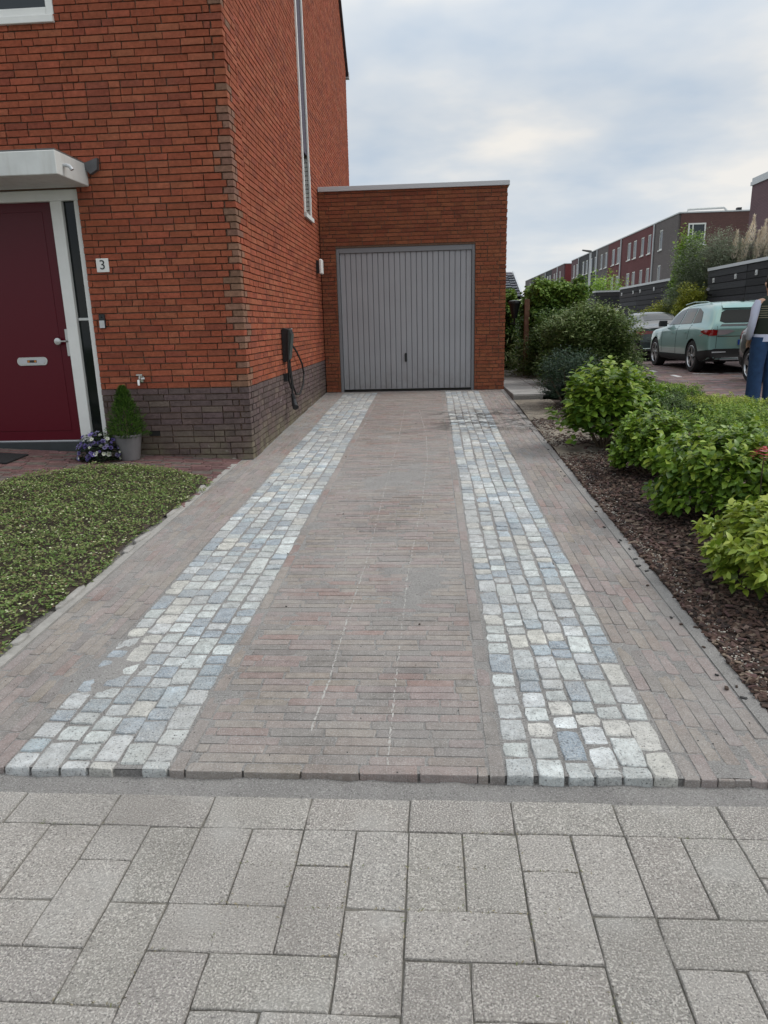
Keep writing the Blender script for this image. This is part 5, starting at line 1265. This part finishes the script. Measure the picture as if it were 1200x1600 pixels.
def terrace(name, label, y0, y1, zt, secs, wins, gable, pipes, grp):
    root = empty(name); tag(root, label, 'terraced houses', grp)
    MB().box((XF+.02, y0+.02, 0), (XF+9, y1, zt-.05)).build('core', M['matblack'], root)
    edges = [y0]+[s[0] for s in secs]
    for i, (ye, mk_) in enumerate(secs):
        a, b = edges[i], ye
        mb = MB(); ws = sorted([w_ for w_ in wins if a <= w_[0] < b])
        # panel strips between windows
        cur = a; cols_ = {}
        for (wa, wb, za, zb) in ws: cols_.setdefault((wa, wb), []).append((za, zb))
        merged = []
        for (wa, wb), zl in sorted(cols_.items()):
            if merged and wa < merged[-1][1]: merged[-1] = (merged[-1][0], max(wb, merged[-1][1]), merged[-1][2]+zl)
            else: merged.append((wa, wb, list(zl)))
        for (wa, wb, zl) in merged:
            if wa > cur+.01: mb.box((XF-.12, cur+.002, 0), (XF+.015, wa, zt-.06))
            z_ = 0
            for (za, zb) in sorted(zl):
                if za > z_: mb.box((XF-.12, wa+.001, z_), (XF+.015, wb-.001, za))
                z_ = zb
            mb.box((XF-.12, wa+.001, z_), (XF+.015, wb-.001, zt-.06)); cur = wb
        if b > cur+.01: mb.box((XF-.12, cur, 0), (XF+.015, b-.002, zt-.06))
        mb.build('facade', WM[mk_], root)
    MB().box((XF+.02, y0-.12, 0), (XF+9, y0+.018, zt-.06)).build('gable_wall', WM[gable], root)
    MB().box((XF-.16, y0-.16, zt-.055), (XF+9, y1, zt+.03)).build('roof_edge', M['alu'], root)
    for (wa, wb, za, zb) in wins:
        w_ = MB().box((XF-.09, wa+.003, za), (XF-.03, wa+.09, zb-.003)).box((XF-.09, wb-.09, za), (XF-.03, wb-.003, zb-.003)).box((XF-.09, wa+.091, za), (XF-.03, wb-.091, za+.09)).box((XF-.09, wa+.091, zb-.09), (XF-.03, wb-.091, zb-.003)).build('window', M['white'], root)
        MB().box((XF-.07, wa+.092, za+.091), (XF-.05, wb-.092, zb-.091)).build('pane', M['glassblue'], w_)
        MB().box((XF-.20, wa-.03, za-.07), (XF-.091, wb+.03, za-.001)).build('window_sill', M['white'], w_)
    for yy, z0_ in pipes: MB().tube([(XF-.2, yy, z0_), (XF-.2, yy, zt-.1)], .07, 8).build('downpipe', M['alu'], root)
    return root
U = [(58.4, 59.2), (61.3, 62.2), (63.2, 64.1), (65.4, 66.4), (67.2, 68.3), (71.0, 72.0), (72.8, 73.9), (75.8, 76.8), (77.8, 78.7), (80.6, 81.5), (82.6, 83.6), (84.8, 85.9), (86.7, 87.8), (90.4, 91.4), (92.2, 93.2)]
Lw = [(58.4, 59.2), (61.3, 62.2), (63.2, 64.1), (65.4, 66.4), (67.2, 68.3), (71.0, 72.0), (72.8, 73.9), (75.8, 76.8), (90.4, 91.4), (92.2, 93.2)]
W1 = [(a, b, 6.55, 8.02) for a, b in U]+[(a, b, 3.9, 5.47) for a, b in Lw]
tr = terrace('terrace_block', 'nearer terrace of flat roofed brick houses in grey, maroon and charcoal sections', 55.0, 94.3, 8.7, [(60.4, 'grey'), (75.4, 'maroon'), (80.0, 'grey'), (89.5, 'char'), (94.3, 'purple')], W1, 'brown', [(60.4, 0), (70.3, 0), (80.0, 0), (89.5, 0)], 'terraced houses across the street')
gw = MB().box((18.38, 54.80, 6.52), (18.47, 54.87, 7.96)).box((19.50, 54.80, 6.52), (19.59, 54.87, 7.96)).box((18.471, 54.80, 6.52), (19.499, 54.87, 6.62)).box((18.471, 54.80, 7.86), (19.499, 54.87, 7.96)).box((18.66, 54.80, 6.621), (18.73, 54.87, 7.859)).build('window', M['white'], tr)
MB().box((18.471, 54.83, 6.621), (18.659, 54.85, 7.859)).box((18.731, 54.83, 6.621), (19.499, 54.85, 7.859)).build('pane', M['glassblue'], gw)
MB().box((18.30, 54.70, 6.44), (19.66, 54.87, 6.515)).build('window_sill', M['white'], gw)
MB().tube([(18.4, 55.3, 8.73), (18.4, 55.3, 8.93), (20.9, 55.3, 8.98), (21.15, 55.3, 8.75)], .08, 8).build('roof_duct', M['white2'], tr, smooth=True)
MB().box((21.8, 55.2, 8.731), (22.1, 55.5, 8.95)).build('roof_vent', M['black'], tr)
V2 = [(101.9, 102.9), (104.5, 105.7), (106.6, 107.7), (110.1, 111.4), (112.2, 113.6), (115.1, 116.2), (116.7, 117.8), (119.3, 120.4), (121.3, 122.5), (125.0, 126.3), (127.3, 128.6), (131.4, 132.7)]
terrace('terrace_block', 'further terrace of brick houses with a red gable end, above the hedges', 99.3, 138.5, 8.75, [(109.0, 'purple'), (114.5, 'char'), (124.2, 'grey'), (131.0, 'char'), (138.5, 'grey')], [(a, b, 6.62, 8.0) for a, b in V2]+[(a, b, 4.0, 5.5) for a, b in V2[:6]], 'red', [(104, 3), (114.5, 0), (124.2, 0)], 'terraced houses across the street')
# dark house close by at right
root = empty('dark_brick_house'); tag(root, 'dark purple brick house with pale roof band at the right edge', 'house')
MB().box((14.0, 22.0, 0), (22, 34.1, 6.95)).build('wall', WM['purple'], root)
MB().box((13.94, 21.94, 6.951), (22.06, 34.16, 7.10)).box((13.98, 21.98, 7.101), (22.02, 34.12, 7.25)).build('roof_band', M['alu'], root)
# tiled outbuilding seen past the garage
root = empty('tiled_outbuilding'); tag(root, 'outbuilding with a dark pantile roof just visible right of the garage', 'building')
MB().box((-2, 26.3, .2), (3.0, 31.9, 2.25)).build('wall', WM['char'], root)
TT = [jbox(c, .03) for c in pick((.10, .105, .12), .25, 5)]
P = []
for j in range(10):
    for i in range(22):
        xx = 3.20-i*.235; yy = 26.05+j*.33; zz = 2.34+j*.105
        P.append((int(RNG.integers(5)), np.array([[.22, 0, 0], [0, .36, -.0], [0.0, .11, .045]]), np.array([xx-.11, yy+.16, zz+.06+(.02 if i % 2 else 0)])))
pieces('roof_tile', root, TT, P, mat('dark_roof_tile', attr=True, rough=.4, ns=3, namp=.2))
MB().prism([(26.0, 2.26), (29.1, 3.26), (32.2, 2.26)], 0, -2.0, 3.21).build('roof_deck', M['matblack'], root)
MB().prism([(25.98, 2.36), (29.1, 3.42), (29.1, 3.30), (26.1, 2.28)], 0, 3.215, 3.28).build('verge', M['alu'], root)
# street lamp
root = empty('street_lamp', (8.9, 42.0, .25)); tag(root, 'tall grey street lamp in front of the terrace', 'street lamp')
MB().tube([(0, 0, 0), (0, 0, 4.9)], [.075, .05], 10).build('pole', M['alu'], root, smooth=True)
MB().prism([(-.05, 4.86), (-.46, 4.96), (-.46, 5.02), (-.05, 4.97), (.05, 4.95), (.05, 4.86)], 1, -.09, .09).build('lamp_head', M['greypaint'], root, bev=.01)

# ---------------------------------------------------------------- trees and shrubs across the street
OL = lt(pick((.13, .16, .095), .2, 4, .05)+pick((.23, .265, .185), .15, 5), 2, .3)
LM = lt(pick((.13, .25, .03), .15, 4)+pick((.27, .42, .06), .12, 5), 2, .6)
YL = lt(pick((.20, .24, .03), .15, 4)+pick((.33, .34, .05), .12, 4), 2, .55)
def tree(name, label, c, hgt, rad, tm_, n, ls, seed, zc=None):
    o = shrub(name, label, 'tree', c, (rad[0], rad[1], hgt), tm_, n, ls, M['leafs'], 0, 8, clump=14, seed=seed, inner=.35, up_=.2, shape=None)
    MB().tube([(0, 0, -.1), (.05, 0, hgt*.35), (.1, .05, hgt*.75)], [.09, .07, .03], 7).build('trunk', M['bark'], o)
    return o
tree('lime_tree', 'bright green small tree at the left of the olive coloured tree', (9.5, 28.0, .25), 4.0, (.55, .55), LM, 26000, .10, 81)
tree('olive_tree', 'grey green olive like tree rising behind the plank shed', (10.0, 26.3, .25), 4.0, (1.7, .9), OL, 80000, .075, 82)
tree('olive_tree', 'grey green tree crown leaning behind the shed roof beside the pampas grass', (11.3, 26.2, .25), 3.75, (1.1, .8), OL, 34000, .075, 87)
shrub('yellow_shrub', 'yellow green shrub below the glowing wall light', 'shrub', (8.55, 27.2, .25), (.95, .8, 1.80), YL, 22000, .08, M['leafs'], 0, 8, clump=12, seed=83, inner=.4)
shrub('yellow_shrub', 'yellow green shrub at the corner of the nearer plank shed', 'shrub', (8.75, 25.3, .25), (.65, .5, 2.1), YL, 16000, .08, M['leafs'], 0, 8, clump=12, seed=84, inner=.4)
shrub('grey_green_shrub', 'grey green shrub between the two yellow green shrubs', 'shrub', (9.1, 26.2, .25), (.6, .5, 1.7), OL, 20000, .08, M['leafs'], 0, 8, clump=12, seed=85, inner=.4)
shrub('garden_tree', 'green garden tree crown above the far shed near the lamp post', 'tree', (11.5, 50, .25), (1.9, 1.5, 4.2), LM, 6000, .16, M['leafs'], 0, 8, clump=12, seed=86, inner=.4)
shrub('far_shrub', 'small yellow green shrub in front of the grey shed', 'shrub', (9.4, 39.5, .25), (.8, .8, 1.9), YL, 4000, .1, M['leafs'], 0, 5, clump=12, seed=88, inner=.4)
root = empty('pampas_grass', (11.1, 24.2, 1.9)); root.location = (11.0, 25.9, .25); tag(root, 'pampas grass with tall cream plumes above the shed roof', 'grass')
PT = lt([(.80, .70, .56), (.68, .58, .45), (.86, .78, .66)], 2, .22); P = []
for (px_, hz, lw) in ((-.75, 4.3, 1), (-.55, 4.0, .8), (-.25, 4.75, 1.1), (-.42, 4.2, .9), (-.05, 4.25, .9), (.15, 4.6, 1.1), (.05, 4.35, 1), (.30, 4.35, .9), (.55, 3.9, .9), (.75, 4.15, .9), (1.0, 4.3, 1), (1.25, 4.1, 1)):
    for k in range(420):
        h = RNG.random(); r_ = .085*lw*math.sin(min(1, h*1.15+.12)*math.pi)**.7; th = RNG.uniform(0, 6.28)
        P.append((int(RNG.integers(3)), rot_to((math.cos(th)*.35, math.sin(th)*.35, 1))*RNG.uniform(.07, .13), np.array([px_+.06*h+r_*math.cos(th), r_*math.sin(th), hz-.95+h*.9-.25])))
joined('plumes', root, PT, P, M['leafs'])
st_ = MB()
for px_ in (-.7, -.4, -.2, .1, .3, .6, .9, 1.2): st_.tube([(px_*.3, 0, 0), (px_, 0, 3.4)], .012, 5)
st_.build('stems', M['bark'], root)
P = []
for k in range(500):
    th = RNG.uniform(0, 6.28); P.append((int(RNG.integers(8)), rot_to((math.cos(th)*.5, math.sin(th)*.5, 1))*RNG.uniform(1.2, 2.4)@np.diag([1, .12, 1]), np.array([RNG.normal(0, .3), RNG.normal(0, .2), 0])))
joined('foliage', root, OL, P, M['leafs'])

# ---------------------------------------------------------------- person at the right edge, seen from behind
def skin_body(name, joints, edges, m_, parent, sub=2, root_i=0):
    me = bpy.data.meshes.new(name); me.from_pydata([j[0] for j in joints], edges, []); o = bpy.data.objects.new(name, me); COL.objects.link(o)
    o.modifiers.new('s', 'SKIN'); ss = o.modifiers.new('u', 'SUBSURF'); ss.levels = sub; ss.render_levels = sub
    for i, j in enumerate(joints): r_ = j[1]; me.skin_vertices[0].data[i].radius = (r_, r_) if np.isscalar(r_) else r_
    me.skin_vertices[0].data[root_i].use_root = True
    bpy.context.view_layer.update()
    m2 = bpy.data.meshes.new_from_object(o.evaluated_get(bpy.context.evaluated_depsgraph_get())); bpy.data.objects.remove(o)
    m2.polygons.foreach_set('use_smooth', np.ones(len(m2.polygons), bool)); m2.materials.clear(); m2.materials.append(m_)
    return link(name, m2, m_, parent)
pe = empty('person', (4.70, 10.45, .25), R(8)); tag(pe, 'person in dark striped vest, pale shirt and blue jeans standing by the street', 'person')
J = [((0, 0, .93), (.15, .11)), ((0, 0, 1.10), (.14, .10)), ((0, 0, 1.28), (.165, .11)), ((0, .0, 1.42), (.13, .085)), ((0, .01, 1.50), (.055, .055)), ((0, .02, 1.57), (.052, .055)), ((0, .025, 1.66), (.078, .095)), ((0, .02, 1.745), (.072, .088)),
     ((-.19, 0, 1.42), .062), ((-.245, -.03, 1.16), .046), ((-.20, .10, .96), .034), ((-.17, .15, .90), .03), ((.19, 0, 1.42), .062), ((.245, -.03, 1.16), .046), ((.20, .10, .96), .034), ((.17, .15, .90), .03),
     ((-.09, 0, .88), .095), ((-.11, .01, .50), .062), ((-.115, -.02, .09), .045), ((-.12, .13, .05), .038), ((.09, 0, .88), .095), ((.11, .01, .50), .062), ((.115, -.02, .09), .045), ((.12, .13, .05), .038)]
E_ = [(0, 1), (1, 2), (2, 3), (3, 4), (4, 5), (5, 6), (6, 7), (3, 8), (8, 9), (9, 10), (10, 11), (3, 12), (12, 13), (13, 14), (14, 15), (0, 16), (16, 17), (17, 18), (18, 19), (0, 20), (20, 21), (21, 22), (22, 23)]
skin_body('body', J, E_, M['skin'], pe)
def ringloft(secs, n=22):
    """secs: (cx, cy, z, rx, ry)"""
    V = []; F = []
    for (cx_, cy_, z_, rx, ry) in secs:
        for k in range(n): a = 2*math.pi*k/n; V.append((cx_+rx*math.cos(a), cy_+ry*math.sin(a)*(1 if math.sin(a) > 0 else .95), z_))
    for i in range(len(secs)-1):
        for k in range(n): F.append((i*n+k, i*n+(k+1) % n, (i+1)*n+(k+1) % n, (i+1)*n+k))
    F.append(tuple(range(n))[::-1]); F.append(tuple(range((len(secs)-1)*n, len(secs)*n)))
    return MB().add(V, F)
ringloft([(0, 0, .88, .195, .135), (0, 0, .95, .185, .13), (0, 0, 1.03, .175, .125)]).build('shirt_tail', M['shirt'], pe, smooth=True)
ve = ringloft([(0, 0, 1.00, .185, .137), (0, 0, 1.04, .192, .142), (0, 0, 1.15, .186, .138), (0, 0, 1.28, .20, .142), (0, 0, 1.38, .212, .132), (0, 0, 1.44, .195, .115), (0, .005, 1.49, .12, .085), (0, .01, 1.515, .07, .07)]).build('vest', M['vest'], pe, smooth=True, angle=60)
for k, zz in enumerate((1.22, 1.25, 1.28, 1.31, 1.34, 1.37)): ringloft([(0, 0, zz, .1975+.002*k, .1445-.0015*k), (0, 0, zz+.007, .1985+.002*k, .144-.0015*k)]).build('stripe', M['stripe'], ve)
for sx in (-1, 1):
    MB().tube([(sx*.165, 0, 1.43), (sx*.212, -.01, 1.36), (sx*.245, -.03, 1.22), (sx*.262, -.03, 1.12), (sx*.24, .04, 1.0), (sx*.21, .09, .95)], [.060, .060, .050, .050, .046, .040], 14).build('sleeve', M['shirt'], pe, smooth=True)
    MB().tube([(sx*.09, 0, .955), (sx*.10, 0, .85), (sx*.115, .005, .55), (sx*.125, -.01, .25), (sx*.13, -.01, .06)], [.112, .118, .10, .098, .10], 16).build('trouser_leg', M['denim'], pe, smooth=True)
    for k in range(4):
        MB().tube([(sx*.17+(k-1.5)*.016*sx, .14, .905), (sx*.165+(k-1.5)*.017*sx, .165, .86), (sx*.16+(k-1.5)*.016*sx, .165, .825-.01*abs(k-1.5))], [.011, .010, .008], 8).build('finger', M['skin'], pe, smooth=True)
    MB().tube([(sx*.15, .13, .92), (sx*.125, .155, .89), (sx*.12, .17, .865)], [.012, .011, .009], 8).build('thumb', M['skin'], pe, smooth=True)
    MB().tube([(sx*.12, -.09, .045), (sx*.12, 0, .05), (sx*.125, .12, .042), (sx*.125, .19, .03)], [.04, .05, .047, .03], 12).build('shoe', mat('pale_blue_shoe', (.35, .45, .5), .6) if sx < 0 else bpy.data.materials['pale_blue_shoe'], pe, smooth=True)
ringloft([(0, 0, .86, .185, .13), (0, 0, .93, .19, .133), (0, 0, .965, .18, .128)]).build('waistband', M['denim'], pe, smooth=True)
bpy.data.objects.remove([o for o in pe.children if o.name.startswith('shirt_tail')][0])
ringloft([(0, 0, .90, .205, .148), (0, 0, .95, .197, .143), (0, 0, 1.02, .182, .132)]).build('shirt_tail', M['shirt'], pe, smooth=True)
hd = MB().lathe([(.03, 1.60), (.075, 1.615), (.094, 1.66), (.098, 1.72), (.088, 1.775), (.055, 1.812), (.01, 1.822)], (0, -.012, 0), 20)
hd.build('hair', M['hair'], pe, smooth=True)
fc_ = MB().tube([(0, .105, 1.655), (0, .128, 1.645), (0, .112, 1.635)], [.008, .013, .008], 8).build('nose', M['skin'], pe, smooth=True)
for sx in (-1, 1):
    MB().lathe([(.002, -.006), (.012, 0), (.002, .006)], (sx*.032, .105, 1.675), 10, 1).build('eye', M['white'], pe, smooth=True); MB().tube([(sx*.088, .015, 1.64), (sx*.098, .005, 1.665), (sx*.094, .012, 1.69)], [.008, .014, .01], 8).build('ear', M['skin'], pe, smooth=True)
MB().tube([(-.025, .108, 1.605), (0, .114, 1.602), (.025, .108, 1.605)], .005, 6).build('mouth', M['redlens'], pe, smooth=True)
